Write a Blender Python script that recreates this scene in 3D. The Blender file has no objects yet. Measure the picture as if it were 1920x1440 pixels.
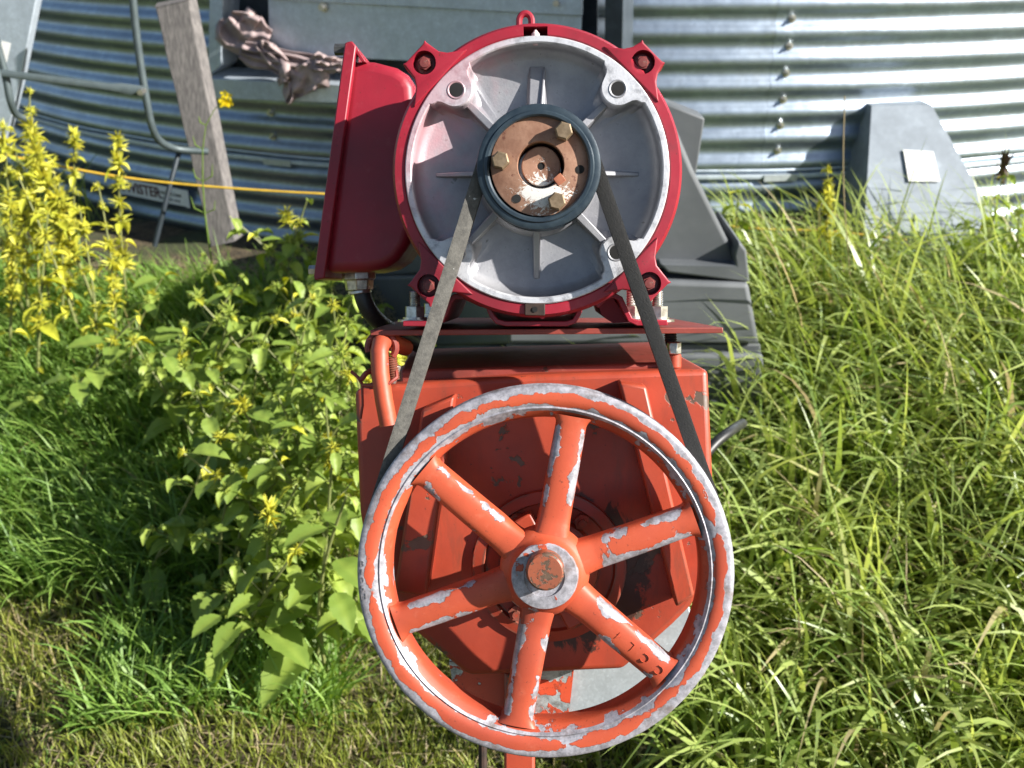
import bpy, math, random
import numpy as np
from mathutils import Vector, Matrix
random.seed(7); rng = np.random.default_rng(11)
R = math.radians
sc = bpy.context.scene
# ------------------------------------------------------------------ camera, sky, sun, exposure
FPX = 1900.0; PITCH = R(25); HCAM = 1.5
cam = bpy.data.cameras.new('camera'); camo = bpy.data.objects.new('camera', cam); sc.collection.objects.link(camo)
camo.location = (0, 0, HCAM); camo.rotation_euler = (R(90) - PITCH, 0, 0)
cam.sensor_width = 36; cam.lens = 36 * FPX / 1920; cam.clip_start = .02; cam.clip_end = 500
cam.dof.use_dof = True; cam.dof.focus_distance = 1.0; cam.dof.aperture_fstop = 9
sc.camera = camo
SUN = Vector((.82, -.30, .485)).normalized()
W = bpy.data.worlds.new('World'); sc.world = W; W.use_nodes = True
nt = W.node_tree; sky = nt.nodes.new('ShaderNodeTexSky'); sky.sky_type = 'NISHITA'; sky.sun_disc = False
sky.sun_elevation = math.asin(SUN.z); sky.sun_rotation = math.atan2(SUN.x, SUN.y)
nt.links.new(sky.outputs[0], nt.nodes['Background'].inputs[0]); nt.nodes['Background'].inputs[1].default_value = .06
sl = bpy.data.lights.new('sun', 'SUN'); sl.energy = 5; sl.angle = R(.5); sl.color = (1, .965, .91)
so = bpy.data.objects.new('sun', sl); sc.collection.objects.link(so); so.rotation_euler = SUN.to_track_quat('Z', 'Y').to_euler()
so.location = (3, -2, 4)
sc.view_settings.view_transform = 'Standard'; sc.view_settings.look = 'None'; sc.view_settings.exposure = 1.25
sc.view_settings.gamma = 1
sc.cycles.max_bounces = 6; sc.cycles.transparent_max_bounces = 6
# ------------------------------------------------------------------ helpers
CAM = Vector((0, 0, HCAM))
FW = Vector((0, math.cos(PITCH), -math.sin(PITCH))); UP = Vector((0, math.sin(PITCH), math.cos(PITCH))); RI = Vector((1, 0, 0))
def ray(px, py): return FW + RI * ((px - 960) / FPX) + UP * ((720 - py) / FPX)
def wy(px, py, y):
    d = ray(px, py); return CAM + d * (y / d.y)
# machine frame: X right, D away along the shafts, U up the machine; the machine leans back
D = ray(1033, 535).normalized(); X = (RI - D * RI.dot(D)).normalized(); U = X.cross(D)
def mp(px, py, y):
    d = ray(px, py); c = d.dot(D); return Vector((d.dot(X) / c * y, y, d.dot(U) / c * y))
def m2w(v): return CAM + X * v[0] + D * v[1] + U * v[2]
col = sc.collection
def gz(x, y):
    t = min(max((y - 1.5) / 2.1, 0), 1); return .25 * t * t * (3 - 2 * t) + .012 * math.sin(x * 5 + y * 3) + .01 * math.sin(x * 11 - y * 7)
def gza(x, y):
    t = np.clip((y - 1.5) / 2.1, 0, 1); return .25 * t * t * (3 - 2 * t) + .012 * np.sin(x * 5 + y * 3) + .01 * np.sin(x * 11 - y * 7)
def tag(o, label=None, cat=None, group=None, kind=None):
    if label: o['label'] = label
    if cat: o['category'] = cat
    if group: o['group'] = group
    if kind: o['kind'] = kind
    return o
def empty(name, loc, mat=None):
    o = bpy.data.objects.new(name, None); col.objects.link(o); o.empty_display_size = .05
    o.matrix_world = Matrix.Translation(loc) @ (mat.to_4x4() if mat else Matrix.Identity(4)); return o
class MB:
    def __init__(s): s.v = []; s.f = []; s.w = []; s.sm = []
    def add(s, vs, fs, wear=None, smooth=True):
        b = len(s.v); s.v += [tuple(v) for v in vs]; s.f += [tuple(b + i for i in f) for f in fs]
        s.w += list(wear) if wear is not None else [0.0] * len(vs); s.sm += [smooth] * len(fs); return s
    def box(s, c, size, rot=None, wear=None):
        hx, hy, hz = [a / 2 for a in size]; c = Vector(c)
        vs = [Vector((x, y, z)) for x in (-hx, hx) for y in (-hy, hy) for z in (-hz, hz)]
        if rot: vs = [rot @ v for v in vs]
        return s.add([v + c for v in vs], [(0, 1, 3, 2), (4, 6, 7, 5), (0, 4, 5, 1), (2, 3, 7, 6), (0, 2, 6, 4), (1, 5, 7, 3)], smooth=False)
    def hexa(s, a, b):   # 4 pts + 4 pts
        return s.add(list(a) + list(b), [(0, 1, 2, 3), (7, 6, 5, 4), (0, 4, 5, 1), (1, 5, 6, 2), (2, 6, 7, 3), (3, 7, 4, 0)], smooth=False)
    def prism(s, pts, y0, y1, wear=None):   # pts (x,z) polygon extruded along y
        n = len(pts)
        vs = [(p[0], y0, p[1]) for p in pts] + [(p[0], y1, p[1]) for p in pts]
        fs = [tuple(range(n - 1, -1, -1)), tuple(range(n, 2 * n))] + [(i, (i + 1) % n, n + (i + 1) % n, n + i) for i in range(n)]
        return s.add(vs, fs, smooth=False)
    def lathe(s, prof, c=(0, 0, 0), n=64, closed=False, a0=0):  # prof (r, y, wear) about y axis
        m = len(prof); vs = []; w = []
        for j in range(n):
            a = a0 + 2 * math.pi * j / n
            for p in prof:
                vs.append((c[0] + p[0] * math.cos(a), c[1] + p[1], c[2] + p[0] * math.sin(a))); w.append(p[2] if len(p) > 2 else 0)
        fs = []
        for j in range(n):
            k = (j + 1) % n
            for i in range(m if closed else m - 1):
                i2 = (i + 1) % m; fs.append((j * m + i, j * m + i2, k * m + i2, k * m + i))
        return s.add(vs, fs, w)
    def disc(s, r, y, c=(0, 0, 0), n=48, flip=False):
        vs = [(c[0] + r * math.cos(2 * math.pi * j / n), c[1] + y, c[2] + r * math.sin(2 * math.pi * j / n)) for j in range(n)]
        return s.add(vs, [tuple(range(n))], smooth=False)
    def tube(s, path, rad, n=10, cap=True, wear=0.0):
        P = [Vector(p) for p in path]; rads = rad if isinstance(rad, (list, tuple)) else [rad] * len(P)
        t0 = (P[1] - P[0]).normalized(); nrm = t0.orthogonal().normalized(); vs = []
        for i, p in enumerate(P):
            t = (P[min(i + 1, len(P) - 1)] - P[max(i - 1, 0)]).normalized()
            nrm = (nrm - t * nrm.dot(t)).normalized(); b = t.cross(nrm)
            for j in range(n):
                a = 2 * math.pi * j / n; vs.append(p + (nrm * math.cos(a) + b * math.sin(a)) * rads[i])
        fs = [(i * n + j, i * n + (j + 1) % n, (i + 1) * n + (j + 1) % n, (i + 1) * n + j) for i in range(len(P) - 1) for j in range(n)]
        if cap: fs += [tuple(range(n - 1, -1, -1)), tuple(range((len(P) - 1) * n, len(P) * n))]
        return s.add(vs, fs, [wear] * len(vs))
    def cyl(s, a, b, r, n=16, wear=0.0): return s.tube([a, b], r, n, wear=wear)
    def mesh(s, name, mat, origin=(0, 0, 0), ang=35):
        m = bpy.data.meshes.new(name); o = Vector(origin)
        m.from_pydata([tuple(Vector(v) - o) for v in s.v], [], s.f); m.update()
        a = m.attributes.new('wear', 'FLOAT', 'POINT'); a.data.foreach_set('value', s.w)
        m.polygons.foreach_set('use_smooth', [True] * len(m.polygons)); m.set_sharp_from_angle(angle=R(ang))
        if mat: m.materials.append(mat)
        return m
    def build(s, name, mat, parent=None, origin=None, bevel=0, seg=2, ang=35):
        """verts are in the parent's frame shifted by parent['_o'] (machine local) """
        po = Vector(parent['_o']) if parent is not None and '_o' in parent else Vector((0, 0, 0))
        og = Vector(origin) if origin is not None else po
        o = bpy.data.objects.new(name, s.mesh(name, mat, og, ang)); col.objects.link(o)
        if parent is not None: o.parent = parent
        o.location = og - po; o['_o'] = tuple(og)
        if bevel:
            b = o.modifiers.new('bevel', 'BEVEL'); b.width = bevel; b.segments = seg; b.limit_method = 'ANGLE'; b.angle_limit = R(40); b.harden_normals = False
        return o
def cut(o, cutters):
    """boolean difference, baked into the mesh"""
    tmp = []
    for mb in cutters:
        c = bpy.data.objects.new('cutter', mb.mesh('cutter', None)); col.objects.link(c); tmp.append(c)
        c.location = (o.matrix_world.translation * 0) if o.parent is None else (0, 0, 0)
        c.location = Vector((0, 0, 0)) - Vector(o['_o']); c.parent = o
        md = o.modifiers.new('b', 'BOOLEAN'); md.operation = 'DIFFERENCE'; md.object = c; md.solver = 'EXACT'
    bpy.context.view_layer.update()
    me = bpy.data.meshes.new_from_object(o.evaluated_get(bpy.context.evaluated_depsgraph_get()))
    o.modifiers.clear(); o.data = me; me.polygons.foreach_set('use_smooth', [True] * len(me.polygons)); me.set_sharp_from_angle(angle=R(30))
    for c in tmp: bpy.data.objects.remove(c)
def copy_part(o, loc, parent, rot=None):
    c = o.copy(); col.objects.link(c); c.parent = parent; c.location = loc
    if rot is not None: c.rotation_euler = rot
    return c
# ------------------------------------------------------------------ materials
class NT:
    def __init__(s, name):
        s.m = bpy.data.materials.new(name); s.m.use_nodes = True; s.t = s.m.node_tree; s.n = s.t.nodes; s.p = s.n['Principled BSDF']
        s.co = s.n.new('ShaderNodeTexCoord'); s.out = s.n['Material Output']
    def L(s, a, b): s.t.links.new(a, b)
    def val(s, v, sock):
        if hasattr(v, 'links') or hasattr(v, 'is_linked'): s.L(v, sock)
        else: sock.default_value = v
    def noise(s, scale, detail=4, rough=.55, stretch=None, dist=0, co='Object'):
        n = s.n.new('ShaderNodeTexNoise'); n.inputs['Scale'].default_value = scale; n.inputs['Detail'].default_value = detail
        n.inputs['Roughness'].default_value = rough; n.inputs['Distortion'].default_value = dist; src = s.co.outputs[co]
        if stretch:
            mp_ = s.n.new('ShaderNodeMapping'); mp_.inputs['Scale'].default_value = stretch; s.L(src, mp_.inputs[0]); src = mp_.outputs[0]
        s.L(src, n.inputs['Vector']); return n.outputs[0]
    def voro(s, scale, feature='F1'):
        n = s.n.new('ShaderNodeTexVoronoi'); n.inputs['Scale'].default_value = scale; n.feature = feature; s.L(s.co.outputs['Object'], n.inputs['Vector']); return n.outputs
    def math(s, op, a, b=0.0, c=None, clamp=False):
        n = s.n.new('ShaderNodeMath'); n.operation = op; n.use_clamp = clamp; s.val(a, n.inputs[0]); s.val(b, n.inputs[1])
        if c is not None: s.val(c, n.inputs[2])
        return n.outputs[0]
    def ramp(s, v, lo, hi):
        n = s.n.new('ShaderNodeMapRange'); n.inputs[1].default_value = lo; n.inputs[2].default_value = hi; n.interpolation_type = 'SMOOTHSTEP'; s.L(v, n.inputs[0]); return n.outputs[0]
    def mix(s, f, a, b):
        n = s.n.new('ShaderNodeMix'); n.data_type = 'RGBA'; s.val(f, n.inputs[0])
        for v, k in ((a, 6), (b, 7)):
            if isinstance(v, tuple): n.inputs[k].default_value = (*v, 1)
            else: s.L(v, n.inputs[k])
        return n.outputs[2]
    def attr(s, name):
        n = s.n.new('ShaderNodeAttribute'); n.attribute_name = name; return n.outputs['Fac']
    def bump(s, h, strength=.3, dist=.001):
        b = s.n.new('ShaderNodeBump'); b.inputs['Strength'].default_value = strength; b.inputs['Distance'].default_value = dist
        s.L(h, b.inputs['Height']); s.L(b.outputs[0], s.p.inputs['Normal']); return b
    def set(s, **k):
        for a, b in k.items(): s.val(b if not isinstance(b, tuple) or len(b) != 3 else (*b, 1), s.p.inputs[a.replace('_', ' ')])
        return s
def chip_paint(name, paint, paint2, metal, thr=.62, wk=.35, scale=22, rough=.42, metalness=.5, dirt=.25, mrough=.5, dirtcol=(.05, .025, .015), fade=(.6, .2, .12)):
    m = NT(name)
    w = m.attr('wear')
    n1 = m.noise(scale, 6, .55, dist=.4); n2 = m.noise(scale * 3.2, 5, .6)
    v = m.math('ADD', m.math('MULTIPLY', n1, .8), m.math('MULTIPLY', n2, .2)); v = m.math('ADD', v, m.math('MULTIPLY', w, wk))
    chip = m.ramp(v, thr, thr + .012)
    pc = m.mix(m.ramp(m.noise(9, 5), .35, .7), paint, paint2)
    pc = m.mix(m.math('MULTIPLY', m.ramp(m.noise(60, 4, .7), .55, .75), .25), pc, fade)
    pc = m.mix(m.math('MULTIPLY', m.ramp(m.noise(14, 8, .7), .58, .72), dirt), pc, dirtcol)
    mc = m.mix(m.ramp(m.noise(110, 7, .75), .3, .7), tuple(c * .5 for c in metal), tuple(min(c * 1.3, 1) for c in metal))
    mc = m.mix(m.math('MULTIPLY', m.ramp(m.noise(35, 6, .7), .52, .66), .55), mc, (.13, .085, .06))
    lip = m.math('SUBTRACT', m.ramp(v, thr - .018, thr - .004), chip); pc = m.mix(m.math('MULTIPLY', lip, .55), pc, tuple(c * .35 for c in paint))
    pc = m.mix(m.math('MULTIPLY', m.ramp(m.noise(5, 7, .65), .45, .7), .45), pc, tuple(c * .55 + .012 for c in paint2))
    pc = m.mix(m.math('MULTIPLY', m.ramp(m.noise(300, 3, .7), .64, .70), .6), pc, (.05, .02, .012))
    m.set(Base_Color=m.mix(chip, pc, mc), Metallic=m.math('MULTIPLY', chip, metalness), Roughness=m.math('ADD', m.math('MULTIPLY', m.noise(50, 3), .2), rough - .08 if mrough == rough else rough - .05))
    h = m.math('ADD', m.math('MULTIPLY', chip, -1.0), m.math('MULTIPLY', m.noise(260, 4, .6), .28)); h = m.math('ADD', h, m.math('MULTIPLY', m.noise(35, 3), .5))
    m.bump(h, .45, .0006); return m.m
ORANGE = chip_paint('orange_paint', (.47, .078, .030), (.38, .055, .022), (.34, .33, .36), thr=.64, wk=.32, scale=30, mrough=.6, metalness=.25, rough=.46)
def body_paint(name, stain):
    m = NT(name)
    bv = m.n.new('ShaderNodeBevel'); bv.inputs['Radius'].default_value = .005; bv.samples = 3; ge = m.n.new('ShaderNodeNewGeometry')
    dt = m.n.new('ShaderNodeVectorMath'); dt.operation = 'DOT_PRODUCT'; m.L(bv.outputs[0], dt.inputs[0]); m.L(ge.outputs['Normal'], dt.inputs[1])
    edge = m.math('SUBTRACT', 1.0, m.ramp(dt.outputs['Value'], .90, .995))
    n1 = m.math('ADD', m.math('MULTIPLY', m.noise(17, 7, .6, dist=.5), .8), m.math('MULTIPLY', m.noise(60, 4), .2)); v = m.math('ADD', n1, m.math('MULTIPLY', edge, .14))
    chip = m.ramp(v, .60, .615)
    pc = m.mix(m.ramp(m.noise(9, 5), .35, .7), (.38, .055, .024), (.26, .036, .018)); pc = m.mix(m.math('MULTIPLY', m.ramp(m.noise(14, 8, .7), .56, .72), .4), pc, (.12, .03, .02))
    pc = m.mix(m.math('MULTIPLY', m.ramp(m.noise(150, 3, .7), .66, .72), .7), pc, (.06, .025, .015))
    cc = m.mix(chip, pc, m.mix(m.noise(90, 5, .7), (.06, .04, .028), (.15, .105, .075)))
    cc = m.mix(m.math('MULTIPLY', m.ramp(m.noise(26, 8, .75, stretch=(1, 1, .22)), .50, .68), .5), cc, (.13, .045, .025))
    if stain:
        sp = m.n.new('ShaderNodeSeparateXYZ'); m.L(m.co.outputs['Object'], sp.inputs[0]); x, z = sp.outputs[0], sp.outputs[2]
        r_ = m.math('SQRT', m.math('ADD', m.math('MULTIPLY', x, x), m.math('MULTIPLY', z, z)))
        band = m.math('SUBTRACT', 1.0, m.math('MULTIPLY', m.math('ABSOLUTE', m.math('SUBTRACT', r_, .072)), 26.0))
        sd = m.math('MULTIPLY', m.math('SUBTRACT', x, m.math('MULTIPLY', z, .35)), 2.6)
        q = m.math('ADD', m.math('ADD', m.math('MULTIPLY', band, .34), sd), m.noise(26, 9, .72, dist=.8, stretch=(1, 1, .7)))
        st = m.ramp(q, .79, .85); st2 = m.ramp(m.math('ADD', m.math('MULTIPLY', band, .20), m.noise(38, 9, .75, dist=.6)), .74, .78)
        st = m.math('MAXIMUM', st, m.math('MULTIPLY', st2, .85)); st = m.math('MULTIPLY', st, m.math('MULTIPLY', m.math('SUBTRACT', 1.0, m.ramp(m.math('ADD', r_, m.math('MULTIPLY', m.noise(30, 7, .7), .06)), .128, .134)), .93))
        cc = m.mix(st, cc, m.mix(m.noise(80, 5), (.018, .012, .009), (.05, .028, .018)))
    m.set(Base_Color=cc, Roughness=m.math('ADD', m.math('MULTIPLY', m.noise(50, 3), .2), .34))
    m.bump(m.math('ADD', m.math('MULTIPLY', chip, -1.0), m.math('ADD', m.math('MULTIPLY', m.noise(260, 4, .6), .28), m.math('MULTIPLY', m.noise(25, 3), .8))), .45, .0007); return m.m
ORANGE_BODY = body_paint('weathered_orange_paint', False); HOUSING = body_paint('stained_orange_housing_paint', True)
RUSTY_RED = chip_paint('rusty_red_plate_paint', (.27, .045, .030), (.19, .035, .022), (.10, .045, .025), thr=.63, wk=.25, scale=40, metalness=.2, dirt=.5)
RED = chip_paint('crimson_motor_paint', (.31, .011, .026), (.22, .009, .020), (.45, .30, .30), thr=.735, wk=.2, scale=60, rough=.40, dirt=.35, dirtcol=(.09, .018, .02), fade=(.42, .10, .11))
def steel(name, c, rough=.4, metallic=1.0, spangle=0, scale=60, streak=False, bumpv=.15, dark=.8):
    m = NT(name)
    n = m.noise(scale, 6, .6, stretch=(1, 1, .25) if streak else None)
    cc = m.mix(m.ramp(n, .3, .7), tuple(x * dark for x in c), c)
    if spangle:
        v = m.voro(spangle); cc2 = m.mix(.5, cc, v['Color']) if False else cc
        h = m.n.new('ShaderNodeHueSaturation'); h.inputs['Saturation'].default_value = 0; m.L(v['Color'], h.inputs['Color'])
        cc = m.mix(m.math('MULTIPLY', h.outputs[0], .45), cc, tuple(x * .55 for x in c))
    m.set(Base_Color=cc, Metallic=metallic, Roughness=m.math('ADD', m.math('MULTIPLY', m.noise(scale * .7, 4), .25), rough - .12))
    if name.startswith('galvanised_corr'):
        cc2 = m.mix(m.math('MULTIPLY', m.ramp(m.noise(3, 7, .7, stretch=(1, 1, .4)), .52, .72), .45), cc, (.25, .26, .25)); m.set(Base_Color=cc2)
        m.bump(m.math('ADD', m.noise(4, 3), m.math('MULTIPLY', m.noise(40, 3), .06)), .5, .012)
    else: m.bump(m.noise(scale * 4, 4), bumpv, .0006)
    return m.m
GALV = steel('galvanised_corrugated_steel', (.38, .45, .53), .42, .9, spangle=60, scale=7, streak=False, bumpv=.05, dark=.82)
GALV_FLAT = steel('dull_galvanised_sheet', (.60, .68, .76), .5, .4, spangle=130, scale=25, bumpv=.08)
GALV_WEDGE = steel('weathered_galvanised_box_sheet', (.30, .34, .38), .6, .3, spangle=45, scale=9, bumpv=.08, dark=.7)
GALV_BRIGHT = steel('bright_galvanised_sheet', (.55, .60, .62), .5, .55, spangle=420, scale=60, bumpv=.1)
ZINC = steel('zinc_plated_hardware', (.66, .64, .58), .32, .9, scale=200, dark=.6)
PIPE = steel('grey_painted_pipe', (.085, .11, .115), .5, .3, scale=40)
def castalu():
    m = NT('cast_aluminium')
    n = m.noise(30, 6, .65); cc = m.mix(m.ramp(n, .3, .7), (.25, .25, .27), (.34, .34, .355))
    cc = m.mix(m.ramp(m.noise(120, 5, .7), .62, .74), cc, (.15, .145, .15))
    w = m.attr('wear'); bare = m.math('MULTIPLY', w, m.ramp(m.noise(70, 6, .7), .30, .55)); cc = m.mix(bare, cc, (.60, .60, .62))
    sp = m.n.new('ShaderNodeSeparateXYZ'); m.L(m.co.outputs['Object'], sp.inputs[0])
    q = m.math('ADD', m.math('MULTIPLY', sp.outputs[0], -6.0), m.math('MULTIPLY', sp.outputs[2], 3.0)); q = m.math('ADD', q, m.math('MULTIPLY', m.noise(28, 5), .9))
    cc = m.mix(m.math('MULTIPLY', m.ramp(q, .85, 1.25), .55), cc, (.55, .22, .25))
    m.set(Base_Color=cc, Metallic=.45, Roughness=.5); m.bump(m.noise(420, 4, .6), .5, .0004); return m.m
ALU = castalu()
def rustdisc():
    m = NT('rusted_bushing_face')
    cc = m.mix(m.ramp(m.noise(50, 7, .65), .3, .7), (.21, .10, .06), (.33, .185, .12))
    cc = m.mix(m.ramp(m.noise(110, 6, .7), .58, .7), cc, (.13, .045, .03))
    sp = m.n.new('ShaderNodeSeparateXYZ'); m.L(m.co.outputs['Object'], sp.inputs[0])
    dx = m.math('ABSOLUTE', m.math('ADD', sp.outputs[0], -.002)); dz = m.math('ABSOLUTE', m.math('ADD', sp.outputs[2], .024))
    d = m.math('ADD', m.math('MULTIPLY', dx, 26.0), m.math('MULTIPLY', dz, 30.0)); v = m.math('SUBTRACT', m.noise(130, 9, .8, dist=1.5), m.math('MULTIPLY', d, .28))
    wsp = m.ramp(v, .34, .375); cc = m.mix(wsp, cc, (.66, .64, .60))
    m.set(Base_Color=cc, Metallic=.2, Roughness=.6); m.bump(m.math('ADD', m.noise(300, 4), wsp), .35, .0005); return m.m
RUST = rustdisc()
def simple(name, c1, c2, scale=20, rough=.6, metallic=0, bumpv=.2, bs=200, bd=.0008, stretch=None, detail=5):
    m = NT(name); m.set(Base_Color=m.mix(m.ramp(m.noise(scale, detail, .6, stretch=stretch), .35, .68), c1, c2), Roughness=rough, Metallic=metallic)
    m.bump(m.noise(bs, 4, stretch=stretch), bumpv, bd); return m.m
NAVY = simple('navy_pulley_paint', (.018, .030, .042), (.035, .052, .065), 60, .38, .2)
RUBBER = simple('worn_belt_rubber', (.03, .029, .028), (.05, .048, .045), 50, .72, 0, .5, 700, .0006)
def beltmat():   # rubber: dusty left run painted paler as if sunlit, right run dark as shaded
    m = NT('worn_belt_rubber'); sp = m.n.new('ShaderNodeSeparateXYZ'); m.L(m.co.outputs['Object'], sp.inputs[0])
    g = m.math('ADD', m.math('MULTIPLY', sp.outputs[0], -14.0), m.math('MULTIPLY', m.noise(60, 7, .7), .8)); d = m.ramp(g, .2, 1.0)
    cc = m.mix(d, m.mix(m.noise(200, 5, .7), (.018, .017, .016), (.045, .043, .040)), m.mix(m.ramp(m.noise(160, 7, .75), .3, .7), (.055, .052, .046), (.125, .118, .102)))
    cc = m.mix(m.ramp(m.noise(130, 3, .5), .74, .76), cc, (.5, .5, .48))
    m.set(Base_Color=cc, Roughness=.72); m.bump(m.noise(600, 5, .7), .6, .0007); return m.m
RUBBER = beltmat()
BOLTBRASS = simple('yellow_zinc_bolt', (.17, .12, .07), (.26, .19, .12), 150, .5, .5)
CABLE = simple('black_rubber_cable', (.012, .012, .012), (.03, .03, .028), 30, .45)
BLACK = simple('dark_hole', (.004, .004, .004), (.008, .008, .008), 30, .9)
PLASTIC = simple('faded_black_plastic', (.075, .082, .088), (.105, .113, .12), 5, .62, 0, .12, 90)
WOOD = simple('weathered_board_wood', (.085, .078, .075), (.18, .165, .155), 22, .85, 0, .5, 60, .002, stretch=(8, 8, .3), detail=8)
CLOTH = simple('mauve_cotton_cloth', (.30, .225, .22), (.40, .31, .295), 18, .9, 0, .4, 500)
YCABLE = simple('yellow_cord_plastic', (.40, .25, .02), (.50, .33, .03), 20, .5)
WHITE = simple('white_sticker', (.72, .72, .70), (.8, .8, .78), 10, .5)
INK = simple('maroon_ink', (.07, .012, .016), (.09, .016, .02), 10, .6)
INKB = simple('black_ink', (.02, .02, .022), (.03, .03, .03), 10, .6)
SOOT = simple('dark_grease_stain', (.02, .012, .008), (.045, .022, .014), 60, .75)
DKSTEEL = simple('dark_blue_steel', (.018, .026, .032), (.03, .04, .05), 20, .55, .3)
PINKW = simple('overspray_grease_nipple', (.62, .42, .42), (.70, .58, .57), 80, .5)
def leafmat(name, c, c2, dry=(.30, .22, .09), trans=.35, rough=.5, dryfrom=.82):
    m = NT(name); t = m.attr('tint'); cc = m.mix(t, c, c2); cc = m.mix(m.ramp(t, dryfrom, dryfrom + .06), cc, dry)
    cc = m.mix(m.math('MULTIPLY', m.noise(40, 3), .35), cc, tuple(x * .6 for x in c))
    m.set(Base_Color=cc, Roughness=rough); m.p.inputs['Specular IOR Level'].default_value = .45
    tr = m.n.new('ShaderNodeBsdfTranslucent'); hs = m.n.new('ShaderNodeHueSaturation'); hs.inputs['Value'].default_value = 1.5; hs.inputs['Saturation'].default_value = 1.15
    hs.inputs['Hue'].default_value = .485; m.L(cc, hs.inputs['Color']); m.L(hs.outputs[0], tr.inputs[0])
    mx = m.n.new('ShaderNodeMixShader'); mx.inputs[0].default_value = trans; m.L(m.p.outputs[0], mx.inputs[1]); m.L(tr.outputs[0], mx.inputs[2]); m.L(mx.outputs[0], m.out.inputs[0]); return m.m
GRASS_L = leafmat('lawn_grass', (.15, .20, .03), (.40, .42, .075), dry=(.46, .36, .18))
GRASS_M = leafmat('lush_grass', (.12, .24, .04), (.33, .47, .10), dryfrom=.93)
GRASS_T = leafmat('tall_grass', (.17, .26, .055), (.50, .56, .18), dry=(.55, .45, .26), rough=.36, dryfrom=.90, trans=.4)
WEED = leafmat('weed_leaf', (.17, .26, .045), (.40, .49, .09), dryfrom=2)
WEEDY = leafmat('yellowing_weed_leaf', (.42, .46, .04), (.66, .62, .06), dryfrom=2)
BUD = leafmat('yellow_green_whorl', (.40, .44, .05), (.70, .66, .08), dryfrom=2)
STEM = leafmat('weed_stem', (.16, .20, .06), (.25, .22, .09), dryfrom=2, trans=.05)
DRY = leafmat('dry_straw', (.30, .24, .13), (.42, .35, .22), dryfrom=2, trans=.2)
BUDG = leafmat('lime_whorl', (.26, .36, .07), (.46, .52, .10), dryfrom=2)
PETAL = leafmat('mustard_petal', (.75, .60, .01), (.8, .65, .02), dryfrom=2)
SEED = leafmat('brown_seed_head', (.10, .06, .04), (.16, .11, .06), dryfrom=2, trans=.1)
def soilmat():
    m = NT('soil_and_thatch'); a = m.mix(m.ramp(m.noise(30, 9, .75), .35, .65), (.030, .022, .012), (.13, .095, .05))
    a = m.mix(m.math('MULTIPLY', m.ramp(m.noise(3, 6), .4, .6), .7), a, (.035, .055, .014))
    m.set(Base_Color=a, Roughness=.95); m.bump(m.noise(60, 8, .7), .8, .02); return m.m
SOIL = soilmat()
# ------------------------------------------------------------------ ground
def grid_ground():
    m = MB(); xs = np.concatenate([np.linspace(-120, -4, 14), np.linspace(-3.6, 4, 60), np.linspace(4.6, 120, 14)]); ys = np.concatenate([np.linspace(-120, -3, 12), np.linspace(-2, 8, 70), np.linspace(9, 150, 12)])
    vs = [(x, y, gz(x, y)) for y in ys for x in xs]; nx = len(xs)
    m.add(vs, [(j * nx + i, j * nx + i + 1, (j + 1) * nx + i + 1, (j + 1) * nx + i) for j in range(len(ys) - 1) for i in range(nx - 1)])
    return tag(m.build('ground', SOIL), kind='structure')
grid_ground()
# ------------------------------------------------------------------ grain bin
RB = 4.0; DB = 3.8; AZ = R(4); BC = Vector(((DB + RB) * math.sin(AZ), (DB + RB) * math.cos(AZ), 0))
def hitbin(px, py, rad=RB):
    d = ray(px, py); a = d.x ** 2 + d.y ** 2; b = -(d.x * BC.x + d.y * BC.y); c = BC.x ** 2 + BC.y ** 2 - rad * rad
    return CAM + d * ((-b - math.sqrt(b * b - a * c)) / a)
bz = [hitbin(x, y).z for x, y in ((1485, 36), (1480, 88), (1474, 137), (1468, 186), (1461, 235), (1455, 284))]
PIT = (bz[0] - bz[-1]) / 5; Z0 = sum(bz[i] + i * PIT for i in range(6)) / 6      # bolt heights: Z0 - k*PIT (valleys)
AMP = .009
th1 = math.atan2(*(lambda p: (p.x - BC.x, BC.y - p.y))(hitbin(1470, 180))); th2 = math.atan2(*(lambda p: (p.x - BC.x, BC.y - p.y))(hitbin(511, 250)))
NS = round(2 * math.pi / (th1 - th2)); DT = 2 * math.pi / NS
ZJ = hitbin(1470, 326).z; ZB = .12; ZT = Z0 + 36 * PIT
binroot = tag(empty('grain_bin', (BC.x, BC.y, .25)), 'large round galvanised grain bin with corrugated wall behind the machine', 'grain bin')
def sheet(za, zb, rad, span, name):
    nz = max(2, int((zb - za) / PIT * 12)); na = 40; m = MB(); vs = []
    for j in range(nz + 1):
        z = za + (zb - za) * j / nz; ph = math.cos((z - Z0) / PIT * 2 * math.pi); ph = math.copysign(abs(ph) ** .75, ph)
        r = rad - AMP * ph
        for i in range(na + 1):
            a = -span / 2 + span * i / na; vs.append((r * math.sin(a), -r * math.cos(a), z))
    m.add(vs, [(j * (na + 1) + i, j * (na + 1) + i + 1, (j + 1) * (na + 1) + i + 1, (j + 1) * (na + 1) + i) for j in range(nz) for i in range(na)])
    me = m.mesh(name, GALV, (0, 0, .25), ang=80); return me
upm = sheet(ZJ, ZT, RB + .004, DT + .03, 'wall_sheet'); lom = sheet(ZB, ZJ + .03, RB - .006, DT + .03, 'wall_sheet')
for k in range(NS):
    for q, me in enumerate((upm, lom)):
        o = bpy.data.objects.new('wall_sheet', me); col.objects.link(o); o.parent = binroot; o.rotation_euler = (0, R(.0), th1 + DT * (k - .5)); s = 1 + (.00018 if k % 2 else 0); o.scale = (s, s, 1)
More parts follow.
